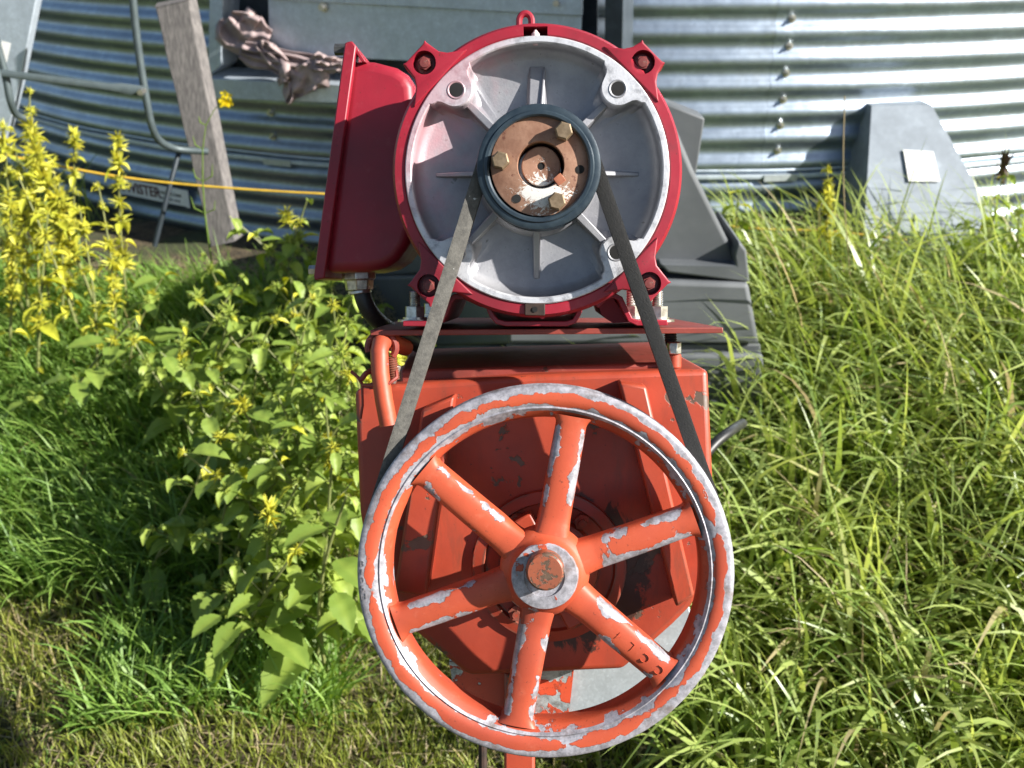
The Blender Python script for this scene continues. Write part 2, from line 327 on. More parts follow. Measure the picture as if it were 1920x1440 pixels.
roofm = MB(); roofm.add([(math.cos(a) * (RB + .06), math.sin(a) * (RB + .015), ZT - .25 + .0) for a in np.linspace(0, 2 * math.pi, 49)[:-1]] + [(0, 0, ZT + 1.6)], [(i, (i + 1) % 48, 48) for i in range(48)])
ro = roofm.build('roof', GALV_FLAT); ro.parent = binroot; ro.location = (0, 0, 0)
def cylpt(th, z, r): return Vector((r * math.sin(th), -r * math.cos(th), z - .25))
# seam strips, joint angle, bolts
bm_ = MB(); bm_.tube([(0, -.004, 0), (0, 0, 0)], .0135, 16); bm_.tube([(0, -.014, 0), (0, -.003, 0)], .0088, 6); bm_.tube([(0, -.026, 0), (0, -.012, 0)], .0042, 8)
bolt_me = bm_.mesh('bolt', ZINC)
def binbolt(th, z, r=RB - AMP * 1 + .004):
    o = bpy.data.objects.new('bolt', bolt_me); col.objects.link(o); o.parent = binroot; o.location = cylpt(th, z, r); o.rotation_euler = (random.uniform(-.06, .06), random.uniform(0, 1), th); return o
for th in (th1, th2, th1 + DT):
    for k in range(-6, 7):
        z = Z0 - k * PIT
        if z > ZJ + .01: binbolt(th, z, RB - AMP + .006)
        elif z > ZB: binbolt(th, z, RB - AMP - .004)
jm = MB()
for zc, rr, hh in ((ZJ - .006, RB + .010, .008), (ZJ + .018, RB + .009, .004)):
    n = 260; vs = []
    for i in range(n + 1):
        a = -1.1 + 2.2 * i / n
        for (dr, dz) in ((-.02, -hh), (.0, -hh), (.002, 0), (.0, hh), (-.02, hh)): vs.append(cylpt(a, zc + dz + .0012 * math.sin(a * 40), rr + dr))
    jm.add(vs, [(i * 5 + j, (i + 1) * 5 + j, (i + 1) * 5 + j + 1, i * 5 + j + 1) for i in range(n) for j in range(4)])
jo = jm.build('ring_joint_lip', GALV_FLAT); jo.parent = binroot; jo.location = (0, 0, 0)
for th, s in ((th1 + .004, 1), (th2 + .004, 1)):
    cm = MB(); vs = [cylpt(th + a, ZJ - .012 + z, RB + .016 + dy) for dy in (0, -.006) for (a, z) in ((-.016, -.012), (.016, -.012), (.016, .012), (-.016, .012))]
    cm.hexa(vs[:4], vs[4:]); co_ = cm.build('joint_clip', GALV_BRIGHT); co_.parent = binroot; co_.location = (0, 0, 0)
# sticker with the bin maker's name on the lower ring
def facing(px, py, r):   # frame tangent to the bin at a pixel
    p = hitbin(px, py, r); th = math.atan2(p.x - BC.x, BC.y - p.y); t = Vector((math.cos(th), math.sin(th), 0)); n = Vector((math.sin(th), -math.cos(th), 0)); return p, t, n, th
p, t, n, th = facing(287, 361, RB + .008)
Mst = Matrix((t, Vector((0, 0, 1)), n)).transposed()
st = tag(empty('name_sticker', p, Mst), 'white sticker with maroon TWISTER lettering on lower bin wall', 'sticker')
hw, hh = .225, .038
sm_ = MB(); sm_.box((.0, 0, 0), (hw * 2, hh * 2, .002)); a = sm_.build('sticker_sheet', WHITE, st)
def text(s, size, x, y, z, mat, parent, rot=(0, 0, 0), ext=.0006, off=.0, name='lettering', align='LEFT', sx=1):
    c = bpy.data.curves.new(name, 'FONT'); c.body = s; c.size = size; c.extrude = ext; c.offset = off; c.align_x = align; c.align_y = 'CENTER'; c.resolution_u = 3
    o = bpy.data.objects.new(name, c); col.objects.link(o); o.parent = parent; o.location = (x, y, z); o.rotation_euler = rot; o.scale = (sx, 1, 1); c.materials.append(mat)
    bpy.context.view_layer.update(); me = bpy.data.meshes.new_from_object(o.evaluated_get(bpy.context.evaluated_depsgraph_get())); bpy.data.objects.remove(o)
    o = bpy.data.objects.new(name, me); col.objects.link(o); o.parent = parent; o.location = (x, y, z); o.rotation_euler = rot; o.scale = (sx, 1, 1); return o
text('TWISTER', .062, -.215, .002, .0016, INK, st, off=.0016, sx=1.05)
text('CONCRETE FORMS', .017, .035, .008, .0016, INKB, st, off=.0002)
lm = MB()
for q in range(9): lm.box((.045 + q * .013 + (.008 if q > 2 else 0) + (.008 if q > 5 else 0), -.016, .0016), (.009, .008, .001))
lm.build('small_print', INKB, st)
lm = MB(); lm.box((-.0, -hh + .002, .0016), (.41, .003, .001)); lm.build('printed_rule', INKB, st)
# ------------------------------------------------------------------ hatch on the bin, cloth, post
hp, ht, hn, hth = facing(600, 120, RB + .10)
def hx(px, py, off=0.0):  # pixel onto the hatch plane, off metres toward the viewer
    d = ray(px, py); P = hp + hn * off; k = (P - CAM).dot(hn) / d.dot(hn); return CAM + d * k
hatch = tag(empty('inspection_hatch', hx(520, 190)), 'galvanised box-frame hatch with sliding panel on the bin wall', 'hatch')
def quadbox(name, pts, off0, off1, mat, parent, bevel=.002):
    m = MB(); F = [hx(x, y, off0) for x, y in pts]; B = [f - hn * (off0 - off1) for f in F]
    m.hexa([Vector(f) for f in F], [Vector(b) for b in B]); po = parent.matrix_world.translation
    o = m.build(name, mat, None, origin=po); o.parent = parent; o.location = (0, 0, 0)
    if bevel: b = o.modifiers.new('bevel', 'BEVEL'); b.width = bevel; b.segments = 2
    return o
quadbox('jamb', [(390, 143), (414, 122), (422, -170), (396, -170)], .03, -.12, GALV_FLAT, hatch)
quadbox('sill', [(391, 184), (1130, 212), (1130, 184), (389, 147)], .05, -.12, GALV_FLAT, hatch)
_f = [hx(389, 147, .049), hx(1130, 184, .049)]; _b = [hx(1130, 150, -.08), hx(424, 126, -.08)]; m = MB(); _q = _f + _b
m.hexa(_q, [p_ + Vector((0, 0, -.003)) for p_ in _q]); o = m.build('sill_ledge', GALV_FLAT, None, origin=hatch.matrix_world.translation); o.parent = hatch; o.location = (0, 0, 0)
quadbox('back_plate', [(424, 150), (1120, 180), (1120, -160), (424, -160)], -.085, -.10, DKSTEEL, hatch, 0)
quadbox('sliding_panel', [(505, 102), (1088, 128), (1090, 30), (503, -1)], .02, .012, GALV_FLAT, hatch, .001)
quadbox('panel_top_flange', [(503, -1), (1090, 30), (1092, -170), (500, -170)], .034, .012, GALV_FLAT, hatch, .003)
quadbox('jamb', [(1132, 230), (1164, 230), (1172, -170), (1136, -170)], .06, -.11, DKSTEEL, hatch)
quadbox('head_rail', [(390, -172), (1172, -172), (1172, -200), (390, -200)], .06, -.11, GALV_FLAT, hatch)
for px, py in ((609, 13), (1047, 5)):
    b = MB(); P = hx(px, py, .02); b.tube([P + hn * .035, P], .010, 10); b.tube([P + hn * .014, P - hn * .004], .018, 6)
    o = b.build('panel_bolt', ZINC, None, origin=hatch.matrix_world.translation); o.parent = hatch; o.location = (0, 0, 0)
def cloth():
    cl = []
    # a rumpled cloth: folded sheet lying along the sill and hanging over its edge
    strips = [  # centre px path with half widths px and depth offset
        ([(428, 30), (440, 50), (470, 68), (500, 80)], [22, 46, 42, 26], .03, 3),
        ([(452, 92), (480, 104), (520, 112), (560, 118), (600, 124), (650, 122)], [18, 24, 22, 20, 16, 12], .055, 4),
        ([(486, 78), (500, 98), (530, 128), (600, 134)], [12, 22, 20, 12], .065, 4),
        ([(560, 122), (568, 135), (560, 150), (546, 172), (540, 194)], [46, 56, 40, 17, 3], .085, 3),
        ([(590, 116), (614, 120), (640, 126)], [16, 16, 12], .10, 3)]
    m = MB()
    for path, wd, off, folds in strips:
        nu, nv = 34, 26; k = len(path) - 1; g = []; seed = random.uniform(0, 10)
        for i in range(nu + 1):
            s = i / nu * k; a = min(int(s), k - 1); f = s - a
            cx = path[a][0] * (1 - f) + path[a + 1][0] * f; cy = path[a][1] * (1 - f) + path[a + 1][1] * f; w_ = wd[a] * (1 - f) + wd[a + 1] * f
            tx, ty = path[a + 1][0] - path[a][0], path[a + 1][1] - path[a][1]; l = math.hypot(tx, ty); nx, ny = -ty / l, tx / l
            for j in range(nv + 1):
                v = j / nv * 2 - 1; e = 1 - abs(v) ** 4
                fold = .012 * math.sin(v * folds * 2.6 + seed + i * .09 + .8 * math.sin(i * .25 + seed)) + .006 * math.sin(v * 6 + i * .22 + seed * 2) + .003 * math.sin(i * .6 - v * 4)
                g.append(hx(cx + nx * w_ * v + 2.4 * math.sin(i * .45 + v * 3 + seed), cy + ny * w_ * v + 1.8 * math.sin(i * .33 + seed * 3 + v * 5), off + fold * 1.3 + .028 * e))
        m.add(g, [(i * (nv + 1) + j, i * (nv + 1) + j + 1, (i + 1) * (nv + 1) + j + 1, (i + 1) * (nv + 1) + j) for i in range(nu) for j in range(nv)])
    o = m.build('cloth', CLOTH, None, origin=hx(540, 190, .08), ang=180); o.location = hx(540, 190, .08)
    so_ = o.modifiers.new('thickness', 'SOLIDIFY'); so_.thickness = .003
    return tag(o, 'crumpled mauve cloth stuffed in the hatch opening and hanging over its sill', 'cloth')
cloth()
# ------------------------------------------------------------------ things leaning on / standing by the bin
def world_prism(name, pts, y, depth, mat, label, cat, bevel=.003, skew=0.0):
    """px polygon on the vertical plane at world y (skew: metres of y per metre of x), extruded away by depth"""
    F = [wy(px, py, y) for px, py in pts]
    if skew:
        G = []
        for (px, py) in pts:
            d = ray(px, py); k = y / (d.y - skew * d.x); G.append(CAM + d * k)
        F = G
    n = len(F); base = min(F, key=lambda v: v.z).copy(); m = MB()
    vs = F + [f + Vector((0, depth, 0)) for f in F]
    m.add(vs, [tuple(range(n - 1, -1, -1)), tuple(range(n, 2 * n))] + [(i, (i + 1) % n, n + (i + 1) % n, n + i) for i in range(n)], smooth=False)
    o = m.build(name, mat, None, origin=base, bevel=bevel); o.location = base; return tag(o, label, cat)
# leaning board (top leans on the wall): front/back edges at different depths
def board():
    tl, tr = wy(291, 14, 3.72), wy(352, 0, 3.72); bl, br = wy(396, 462, 3.60), wy(440, 452, 3.60)
    dn = Vector((.0, .035, .012)); m = MB(); N = 14; prof = []
    for i in range(N + 1):
        f = i / N; a = tl.lerp(bl, f); b = tr.lerp(br, f); wob = Vector((.0015 * math.sin(i * 1.7), 0, 0)); prof.append((a + wob, b + wob * .6, b + dn + Vector((.022, 0, 0)), a + dn))
    vs = [v for p in prof for v in p]
    fs = [(0, 1, 2, 3), tuple(N * 4 + k for k in (3, 2, 1, 0))] + [(i * 4 + k, i * 4 + (k + 1) % 4, (i + 1) * 4 + (k + 1) % 4, (i + 1) * 4 + k) for i in range(N) for k in range(4)]
    m.add(vs, fs, smooth=False); o = m.build('wooden_board', WOOD, None, origin=bl, bevel=.003); o.location = bl
    tag(o, 'weathered grey wooden board leaning against the bin wall', 'board')
board()
o = world_prism('sheet_metal_panel', [(-60, -40), (76, -40), (38, 150), (10, 262), (-120, 262)], 3.45, .05, GALV_FLAT, 'grey galvanised sheet metal leg in the top left corner of the photo', 'panel', skew=-.1)
m = MB(); m.hexa([wy(3, 76, 3.4), wy(21, 81, 3.4), wy(13, 117, 3.4), wy(-2, 110, 3.4)], [wy(3, 76, 3.402), wy(21, 81, 3.402), wy(13, 117, 3.402), wy(-2, 110, 3.402)]); og = wy(13, 117, 3.4)
q = m.build('warning_sticker', WHITE, None, origin=og); q.location = og; tag(q, 'small white sticker on the grey sheet metal leg', 'sticker')
def wtube(name, pts, rad, mat, label, cat, n=12, sub=5):
    P = [wy(*p) for p in pts]; Q = []
    for i in range(len(P) - 1):     # catmull-rom
        p0, p1, p2, p3 = P[max(i - 1, 0)], P[i], P[i + 1], P[min(i + 2, len(P) - 1)]
        for k in range(sub):
            t_ = k / sub; Q.append(.5 * ((2 * p1) + (p2 - p0) * t_ + (2 * p0 - 5 * p1 + 4 * p2 - p3) * t_ ** 2 + (3 * p1 - p0 - 3 * p2 + p3) * t_ ** 3))
    Q.append(P[-1]); m = MB(); m.tube(Q, rad, n); og = min(Q, key=lambda v: v.z).copy()
    o = m.build(name, mat, None, origin=og, ang=60); o.location = og; return tag(o, label, cat) if label else o
pr = tag(empty('tubular_frame', wy(310, 285, 3.5)), 'bent grey tubular frame with a flattened crossbar before the bin', 'frame')
def under(o, p): o.parent = p; o.location = o.location - p.matrix_world.translation; return o
under(wtube('upright_tube', [(245, -60, 3.45), (252, 30, 3.45), (262, 110, 3.45), (275, 190, 3.45), (286, 240, 3.46), (302, 266, 3.5), (335, 280, 3.56), (390, 284, 3.6)], .0125, PIPE, None, None), pr)
under(wtube('upright_tube', [(-12, 60, 3.35), (2, 110, 3.35), (12, 150, 3.35), (20, 190, 3.35), (32, 215, 3.38), (60, 226, 3.42)], .012, PIPE, None, None), pr)
m = MB(); N = 12; A, B = wy(4, 137, 3.33), wy(272, 172, 3.43)
pts = [A.lerp(B, i / N) for i in range(N + 1)]; vs = []
for i, c in enumerate(pts):
    h, dpt = (.012, .009) if i < N - 2 else (.018, .004)
    for k in range(8): a = k * math.pi / 4; vs.append(c + Vector((0, math.cos(a) * dpt, math.sin(a) * h)))
m.add(vs, [(i * 8 + k, i * 8 + (k + 1) % 8, (i + 1) * 8 + (k + 1) % 8, (i + 1) * 8 + k) for i in range(N) for k in range(8)] + [tuple(range(8)), tuple(range(N * 8, N * 8 + 8))])
q = m.build('crossbar', PIPE, None, origin=A); q.location = A; under(q, pr)
m = MB(); c = wy(266, 172, 3.41); m.tube([c + Vector((0, -.02, 0)), c + Vector((0, .02, 0))], .010, 6); q = m.build('bolt', ZINC, None, origin=c); q.location = c; under(q, pr)
wtube('black_rod', [(337, 280, 3.60), (318, 350, 3.52), (290, 462, 3.46)], .009, DKSTEEL, 'thin black rod slanting from the bin wall down to the soil', 'rod')
wtube('yellow_cord', [(-60, 276, 3.3), (60, 301, 3.32), (190, 326, 3.36), (300, 341, 3.4), (420, 352, 3.42), (540, 360, 3.44), (640, 366, 3.46), (900, 388, 3.5), (1250, 404, 3.5), (1340, 421, 3.45), (1440, 430, 3.42), (1560, 434, 3.4), (1700, 450, 3.4)], .0043, YCABLE, 'thin yellow cord stretched in front of the bin wall', 'cord', n=8)
# galvanised funnel leaning on the wall at right, with sticker
fn = tag(empty('metal_chute_box', wy(1700, 480, 3.3)), 'galvanised tapering sheet metal box standing in tall grass against the bin', 'metal box')
def px_prism(name, pts, y, depth, mat, parent, back=None, bevel=.003):
    F = [wy(px, py, y) for px, py in pts]; n = len(F); Bk = [wy(px, py, y + depth) for px, py in back] if back else [f + Vector((0, depth, 0)) for f in F]
    og = parent.matrix_world.translation if parent else min(F, key=lambda v: v.z); m = MB()
    m.add(F + Bk, [tuple(range(n - 1, -1, -1)), tuple(range(n, 2 * n))] + [(i, (i + 1) % n, n + (i + 1) % n, n + i) for i in range(n)], smooth=False)
    o = m.build(name, mat, None, origin=og, bevel=bevel)
    if parent: o.parent = parent; o.location = (0, 0, 0)
    else: o.location = og
    return o
yt, yb_ = 3.80, 3.40
A, B = wy(1634, 198, yt), wy(1746, 196, yt); C_, D_ = wy(1915, 500, yb_), wy(1616, 500, yb_); dn = Vector((0, .004, 0)); og = fn.matrix_world.translation
def fnpart(name, a, b):
    m = MB(); m.hexa(a, b); o = m.build(name, GALV_WEDGE, None, origin=og, bevel=.001); o.parent = fn; o.location = (0, 0, 0)
fnpart('front_sheet', [A, B, C_, D_], [v + dn for v in (A, B, C_, D_)])
for P_, Q_, t_ in ((A, D_, .004), (B, C_, -.004)):
    a4 = [P_ + dn * 1.2, P_ + Vector((0, .12, 0)), Q_ + Vector((0, .62, 0)), Q_ + dn * 1.2]; fnpart('side_sheet', a4, [v + Vector((t_, 0, 0)) for v in a4])
fnpart('top_cap', [A, B, B + Vector((0, .12, 0)), A + Vector((0, .12, 0))], [v + Vector((0, 0, -.004)) for v in (A, B, B + Vector((0, .12, 0)), A + Vector((0, .12, 0)))])
def onfn(px, py, k):
    d = ray(px, py); n_ = (B - A).cross(D_ - A).normalized(); t_ = (A - CAM).dot(n_) / d.dot(n_); return CAM + d * (t_ * k)
m = MB(); a_ = [(1694, 281), (1750, 284), (1763, 340), (1704, 340)]; m.hexa([onfn(x, y, .998) for x, y in a_], [onfn(x, y, .9992) for x, y in a_]); og = onfn(1704, 340, .998)
q = m.build('paper_label', WHITE, None, origin=og); q.location = og; tag(q, 'blank white square label stuck on the tapering metal box', 'label')
# faded black plastic hopper behind the motor
hop = tag(empty('plastic_hopper', wy(1060, 900, 2.45)), 'faded black plastic hopper with stepped ledges behind the red motor', 'hopper')
def frust(name, y, pts, depth, shrink=0.0, mat=PLASTIC, bevel=.012):
    F = [wy(px, py, y) for px, py in pts]; cx = sum(f.x for f in F) / len(F); n = len(F)
    Bk = [Vector((cx + (f.x - cx) * (1 - shrink), f.y + depth, f.z)) for f in F]; m = MB()
    m.add(F + Bk, [tuple(range(n - 1, -1, -1)), tuple(range(n, 2 * n))] + [(i, (i + 1) % n, n + (i + 1) % n, n + i) for i in range(n)], smooth=False)
    o = m.build(name, mat, None, origin=hop.matrix_world.translation, bevel=bevel, seg=3); o.parent = hop; o.location = (0, 0, 0); return o
def leftside(x0, y0, x1, y1, ytop, ybot, yr, bevel=.01):   # side wall running back from the hopper's near corner
    q = [wy(955, ytop, yr), wy(955, ybot, yr), wy(x1, y1, yr + 1.1), wy(x0, y0, yr + 1.1)]; m = MB(); m.hexa(q, [v + Vector((.25, .15, 0)) for v in q])
    o = m.build('side_wall', PLASTIC, None, origin=hop.matrix_world.translation, bevel=bevel); o.parent = hop; o.location = (0, 0, 0)
leftside(700, 330, 690, 520, 240, 505, 2.50); leftside(686, 520, 682, 655, 512, 646, 2.45); leftside(680, 640, 676, 760, 650, 900, 2.46)
frust('upper_shell', 2.50, [(950, 236), (1262, 226), (1300, 318), (1392, 505), (950, 505)], .40)
frust('side_wing', 2.53, [(1240, 190), (1322, 222), (1305, 330), (1298, 332), (1225, 195)], .10, bevel=.005)
frust('ledge', 2.46, [(1236, 494), (1252, 512), (1406, 530), (1400, 470), (1385, 452), (1376, 480), (1380, 498)], .30, bevel=.006)
frust('middle_shell', 2.45, [(950, 518), (1404, 532), (1424, 646), (950, 646)], .42)
frust('ledge', 2.47, [(950, 646), (1426, 646), (1427, 664), (950, 664)], .40, bevel=.004)
frust('lower_shell', 2.44, [(950, 664), (1432, 664), (1440, 900), (950, 1000)], .42)
wtube('grey_hose', [(1310, 868, 1.55), (1340, 832, 1.58), (1370, 808, 1.62), (1392, 794, 1.70)], .0095, CABLE, 'grey ribbed hose lying in the grass right of the orange mill', 'hose')
# ------------------------------------------------------------------ the machine
BASE = Vector((mp(975, 1420, 1.03).x, 1.03, -1.05))
# foot on the ground
def find_foot():
    v = Vector((mp(975, 1420, 1.03).x, 1.03, -.4))
    while m2w(v).z > gz(*m2w(v).xy) - .01: v.z -= .005
    return v
BASE = find_foot()
MM = Matrix((X, D, U)).transposed()
mach = tag(empty('roller_mill', m2w(BASE), MM), 'orange roller mill with red electric motor on top and large spoked pulley', 'roller mill')
mach['_o'] = tuple(BASE)
PP = lambda px, py, y: (lambda v: (v.x, v.z))(mp(px, py, y))
def P2(pts, y): return [PP(a, b, y) for a, b in pts]
YR = .95
MC = mp(1006, 322, YR); MC = (MC.x, YR, MC.z)
s0 = YR / FPX     # metres per px at ring plane (approx)
# --- motor frame with flange
mo = MB()
mo.lathe([(.0005, .045), (.119, .045), (.119, .003), (.1235, .0), (.1315, .0005), (.1340, .004), (.1350, .012), (.1345, .040), (.130, .046), (.128, .09), (.128, .26), (.12, .30), (.05, .305), (0.0005, .305)], MC, 128, closed=True)
motor = mo.build('motor_frame', RED, mach, origin=MC)
# end bell
th_ = np.linspace(0, 2 * math.pi, 361)[:-1]
def rin(a, grow=0.0, base=.1155):
    r = base
    for k in range(4):
        ac = R(45 + 90 * k); d = (a - ac + math.pi) % (2 * math.pi) - math.pi
        rc, re = .1050, .0155 + grow; s_ = rc * math.sin(d)
        if abs(s_) < re * 1.0 and abs(d) < 1:
            r = min(r, rc * math.cos(d) - math.sqrt(re * re - s_ * s_) - .0)
        elif abs(s_) < re * 1.45 and abs(d) < 1:
            t_ = (abs(s_) - re) / (re * .45); r = min(r, .1015 + .011 * math.sqrt(max(0, 1 - (1 - t_) ** 2)))
    return r
eb = MB(); n = len(th_); vs = []; wr = []
prof = [(None, .0, .1218, 1), (None, -.002, .1208, 1)]
for a in th_:
    c_, s_ = math.cos(a), math.sin(a); ri = rin(a)
    for r, y, w_ in ((.1218, .006, .6), (.1218, -.001, 1), (.1208, -.002, 1), (ri + .0012, -.002, 1), (ri, -.0008, 1), (ri - .0003, .0180, .0), (ri - .0030, .0225, 0), (ri - .010, .0262, 0), (.056, .0265, 0), (.054, .004, .3), (.052, .002, .5), (.03, .002, .2)):
        vs.append((MC[0] + r * c_, MC[1] + y, MC[2] + r * s_)); wr.append(w_)
K = 12
eb.add(vs, [(j * K + i, j * K + i + 1, ((j + 1) % n) * K + i + 1, ((j + 1) % n) * K + i) for j in range(n) for i in range(K - 1)], wr)
bell = eb.build('end_bell', ALU, motor, origin=MC)
cut(bell, [MB().cyl((MC[0] + .1055 * math.cos(R(45 + 90 * k)), MC[1] - .02, MC[2] + .1055 * math.sin(R(45 + 90 * k))), (MC[0] + .1055 * math.cos(R(45 + 90 * k)), MC[1] + .0262, MC[2] + .1055 * math.sin(R(45 + 90 * k))), .0063, 24) for k in range(4)]) if False else None
for k in range(4):   # threaded ear holes: chamfer ring and dark bore
    a = R(45 + 90 * k); c = (MC[0] + .1045 * math.cos(a), MC[1], MC[2] + .1045 * math.sin(a))
    h = MB(); h.lathe([(.0085, -.0022), (.0078, -.0027), (.0066, -.0024), (.0063, -.0021)], c, 24); h.build('hole_rim', ALU, motor)
    h = MB(); h.disc(.0064, -.00235, c, 24); h.build('bore', BLACK, motor)
# ribs on the bell
def rib(a, r0, r1, w0, w1, h0, h1, nm='rib'):
    m = MB(); c_, s_ = math.cos(a), math.sin(a); f = lambda r, t, y: (MC[0] + r * c_ - t * s_, MC[1] + y, MC[2] + r * s_ + t * c_)
    m.hexa([f(r0, -w0, h0), f(r0, w0, h0), f(r0, w0 * 1.5, .030), f(r0, -w0 * 1.5, .030)], [f(r1, -w1, h1), f(r1, w1, h1), f(r1, w1 * 1.5, .030), f(r1, -w1 * 1.5, .030)])
    return m.build(nm, ALU, motor, bevel=.0008)
rib(R(90), .05, .100, .0075, .0065, .010, .0255); rib(R(90) - .07, .05, .098, .0012, .0012, .007, .023)
rib(R(270), .05, .098, .0030, .0024, .008, .025); rib(0, .05, .096, .0024, .0018, .011, .0255); rib(R(180), .05, .096, .0024, .0018, .011, .0255)
for a in (45, 135, 225, 315): rib(R(a), .05, .094, .0036, .0030, .007, .015)
rib(R(243), .078, .103, .0008, .0008, .0262, .0265, 'casting_mark')
# bearing boss collar
m = MB(); m.lathe([(.0575, .0285), (.0585, .020), (.0570, .012), (.0535, .008)], MC, 64); m.build('bearing_boss', ALU, motor)
# corner lugs with bolts
hexm = MB(); hexm.tube([(0, -.0065, 0), (0, .002, 0)], .0062, 6); hexm.lathe([(.0001, -.0082), (.0042, -.0080), (.0048, -.0066)], n=20); hexm.lathe([(.0085, .0035), (.0085, .0020), (.005, .002)], n=20)
hex_red = hexm.mesh('lug_bolt', chip_paint('dull_red_bolt_paint', (.20, .03, .03), (.14, .03, .025), (.2, .13, .1), thr=.6, scale=120))
for k, (bx, by) in enumerate(((1205, 120), (797, 121), (805, 537), (1217, 533))):
    c = mp(bx, by, YR + .01); v = Vector((c.x - MC[0], c.z - MC[2])); a = math.atan2(v.y, v.x); rr = v.length
    f = lambda s_, t_: (MC[0] + s_ * math.cos(a) - t_ * math.sin(a), MC[2] + s_ * math.sin(a) + t_ * math.cos(a))
    outl = [f(.122, -.036), (f(.1335, -.021)), f(.140, -.0165), f(rr + .010, -.0145), f(rr + .013, -.0150), f(rr + .0115, -.0115), f(rr + .0115, .0115), f(rr + .013, .0150), f(rr + .010, .0145), f(.140, .0165), f(.1335, .021), f(.122, .036)]
    m = MB(); m.prism(outl, YR - .002, YR + .034); lug = m.build('mounting_lug', RED, motor, bevel=.0015, seg=3)
    cc_ = f(rr - .001, 0); ct = MB(); ct.cyl((cc_[0], YR - .03, cc_[1]), (cc_[0], YR + .014, cc_[1]), .0108, 24)
    cut(lug, [ct]); lug.modifiers.clear()
    o = bpy.data.objects.new('lug_bolt', hex_red); col.objects.link(o); o.parent = motor; o.location = Vector((cc_[0], YR + .0065, cc_[1])) - Vector(MC); o.rotation_euler = (0, random.uniform(0, 1), 0)
# notch with grease nipple on top, drain plug at bottom, lifting eye
c0 = mp(1004, 66, YR); m = MB(); m.box((c0.x, YR + .014, c0.z + .0012), (.022, .036, .0135)); cut(motor, [m])
m = MB(); m.lathe([(.0001, -.0), (.003, .0), (.0042, .001)], n=12)
gn = MB(); x, z = c0.x, c0.z
gn.tube([(x, YR + .004, z - .008), (x, YR + .004, z - .003), (x, YR + .004, z), (x, YR + .004, z + .002), (x, YR + .004, z + .004), (x, YR + .004, z + .0055)], [.0024, .0022, .0038, .0038, .002, .0012], 12); gn.build('grease_nipple', PINKW, motor)
c1 = mp(1003, 580, YR); m = MB(); m.box((c1.x, YR - .0005, c1.z), (.019, .004, .0115)); m.build('nameplate_pad', SOOT, motor, bevel=.0008)
m = MB(); m.disc(.0026, -.0004, (c1.x, YR - .003, c1.z), 16); m.build('drain_hole', BLACK, motor)
c2 = mp(985, 44, YR + .09); m = MB(); pts = []
for i in range(17): a = math.pi * (i / 16); pts.append((c2.x + .0062 * math.cos(a), YR + .09, c2.z + .002 + .0075 * math.sin(a)))
m.tube([(c2.x + .0062, YR + .09, c2.z - .02)] + pts + [(c2.x - .0062, YR + .09, c2.z - .02)], .0034, 10); m.build('lifting_eye', RED, motor)
# feet of the motor
YP = .985
def strip(name, pts, th, y0, y1, mat, parent):   # bent flat bar following px path on plane y
    P = [Vector((*PP(a, b, y0),)) for a, b in pts]; nrm = []
    for i in range(len(P)):
        t_ = (P[min(i + 1, len(P) - 1)] - P[max(i - 1, 0)]).normalized(); nrm.append(Vector((-t_.y, t_.x)))
    outl = [p + q * th / 2 for p, q in zip(P, nrm)] + [p - q * th / 2 for p, q in reversed(list(zip(P, nrm)))]
    m = MB(); k = len(P)
    vs = [(p.x, y0, p.y) for p in outl] + [(p.x, y1, p.y) for p in outl]; N = 2 * k
    fs = []
    for i in range(k - 1):
        a_, b_, c_, d_ = i, i + 1, N - 2 - i, N - 1 - i; fs += [(a_, b_, c_, d_)[::-1], (N + a_, N + b_, N + c_, N + d_)]
    fs += [(i, (i + 1) % N, N + (i + 1) % N, N + i) for i in range(N)]
    m.add(vs, fs, smooth=False); return m.build(name, mat, parent, bevel=.0008)
strip('foot_channel', [(916, 578), (922, 592), (932, 603), (948, 607), (1062, 607), (1077, 602), (1084, 590), (1088, 580)], .0048, .965, 1.15, RED, motor)
for pts in ([(1118, 574), (1135, 558), (1150, 553), (1163, 560), (1172, 580), (1182, 600), (1196, 606), (1252, 605)], [(905, 572), (870, 556), (852, 556), (842, 566), (834, 586), (826, 602), (812, 607), (755, 607)]):
    strip('motor_foot', pts, .0052, .972, 1.15, RED, motor)
m = MB(); m.prism(P2([(1120, 566), (1148, 557), (1180, 604), (1150, 606), (1128, 590)], 1.0), 1.0, 1.14); m.build('foot_web', simple('plain_red_web', (.30, .012, .024), (.24, .01, .02), 30), motor)  # web in plain red paint, close to the motor's own red
# terminal box
YT = 1.05
tb = MB(); tb.prism(P2([(652, 112), (700, 113), (742, 124), (764, 138), (776, 160), (779, 200), (779, 420), (764, 462), (745, 488), (722, 503), (690, 510), (606, 512)], YT), YT, YT + .12); tbo = tb.build('terminal_box', RED, motor, bevel=.011, seg=5)
fl = MB(); fl.prism(P2([(646, 80), (659, 76), (668, 86), (608, 522), (590, 526), (588, 518)], YT - .008), YT - .008, YT + .135); fl.build('box_cover', RED, tbo, bevel=.0015)
m = MB(); m.prism(P2([(658, 84), (664, 84), (686, 116), (678, 116)], YT - .004), YT - .004, YT + .010); m.build('cover_brace', RED, tbo, bevel=.0006)
for (a, b, mat, r_) in (((628, 93), (650, 93), simple('dark_bolt', (.05, .05, .05), (.1, .1, .1), 80, .5, .5), .0058), ((580, 507), (592, 507), ZINC, .0055)):
    m = MB(); A = mp(*a, YT + .01); B = mp(*b, YT + .01); m.tube([A, B], r_, 6); m.build('cover_bolt', mat, tbo)
m = MB(); A = mp(654, 94, YT + .004); B = mp(672, 100, YT + .004); m.tube([A.lerp(B, i / 14) for i in range(15)], [.0034 if i % 2 else .0026 for i in range(15)], 10); m.build('cover_screw_thread', ZINC, tbo)
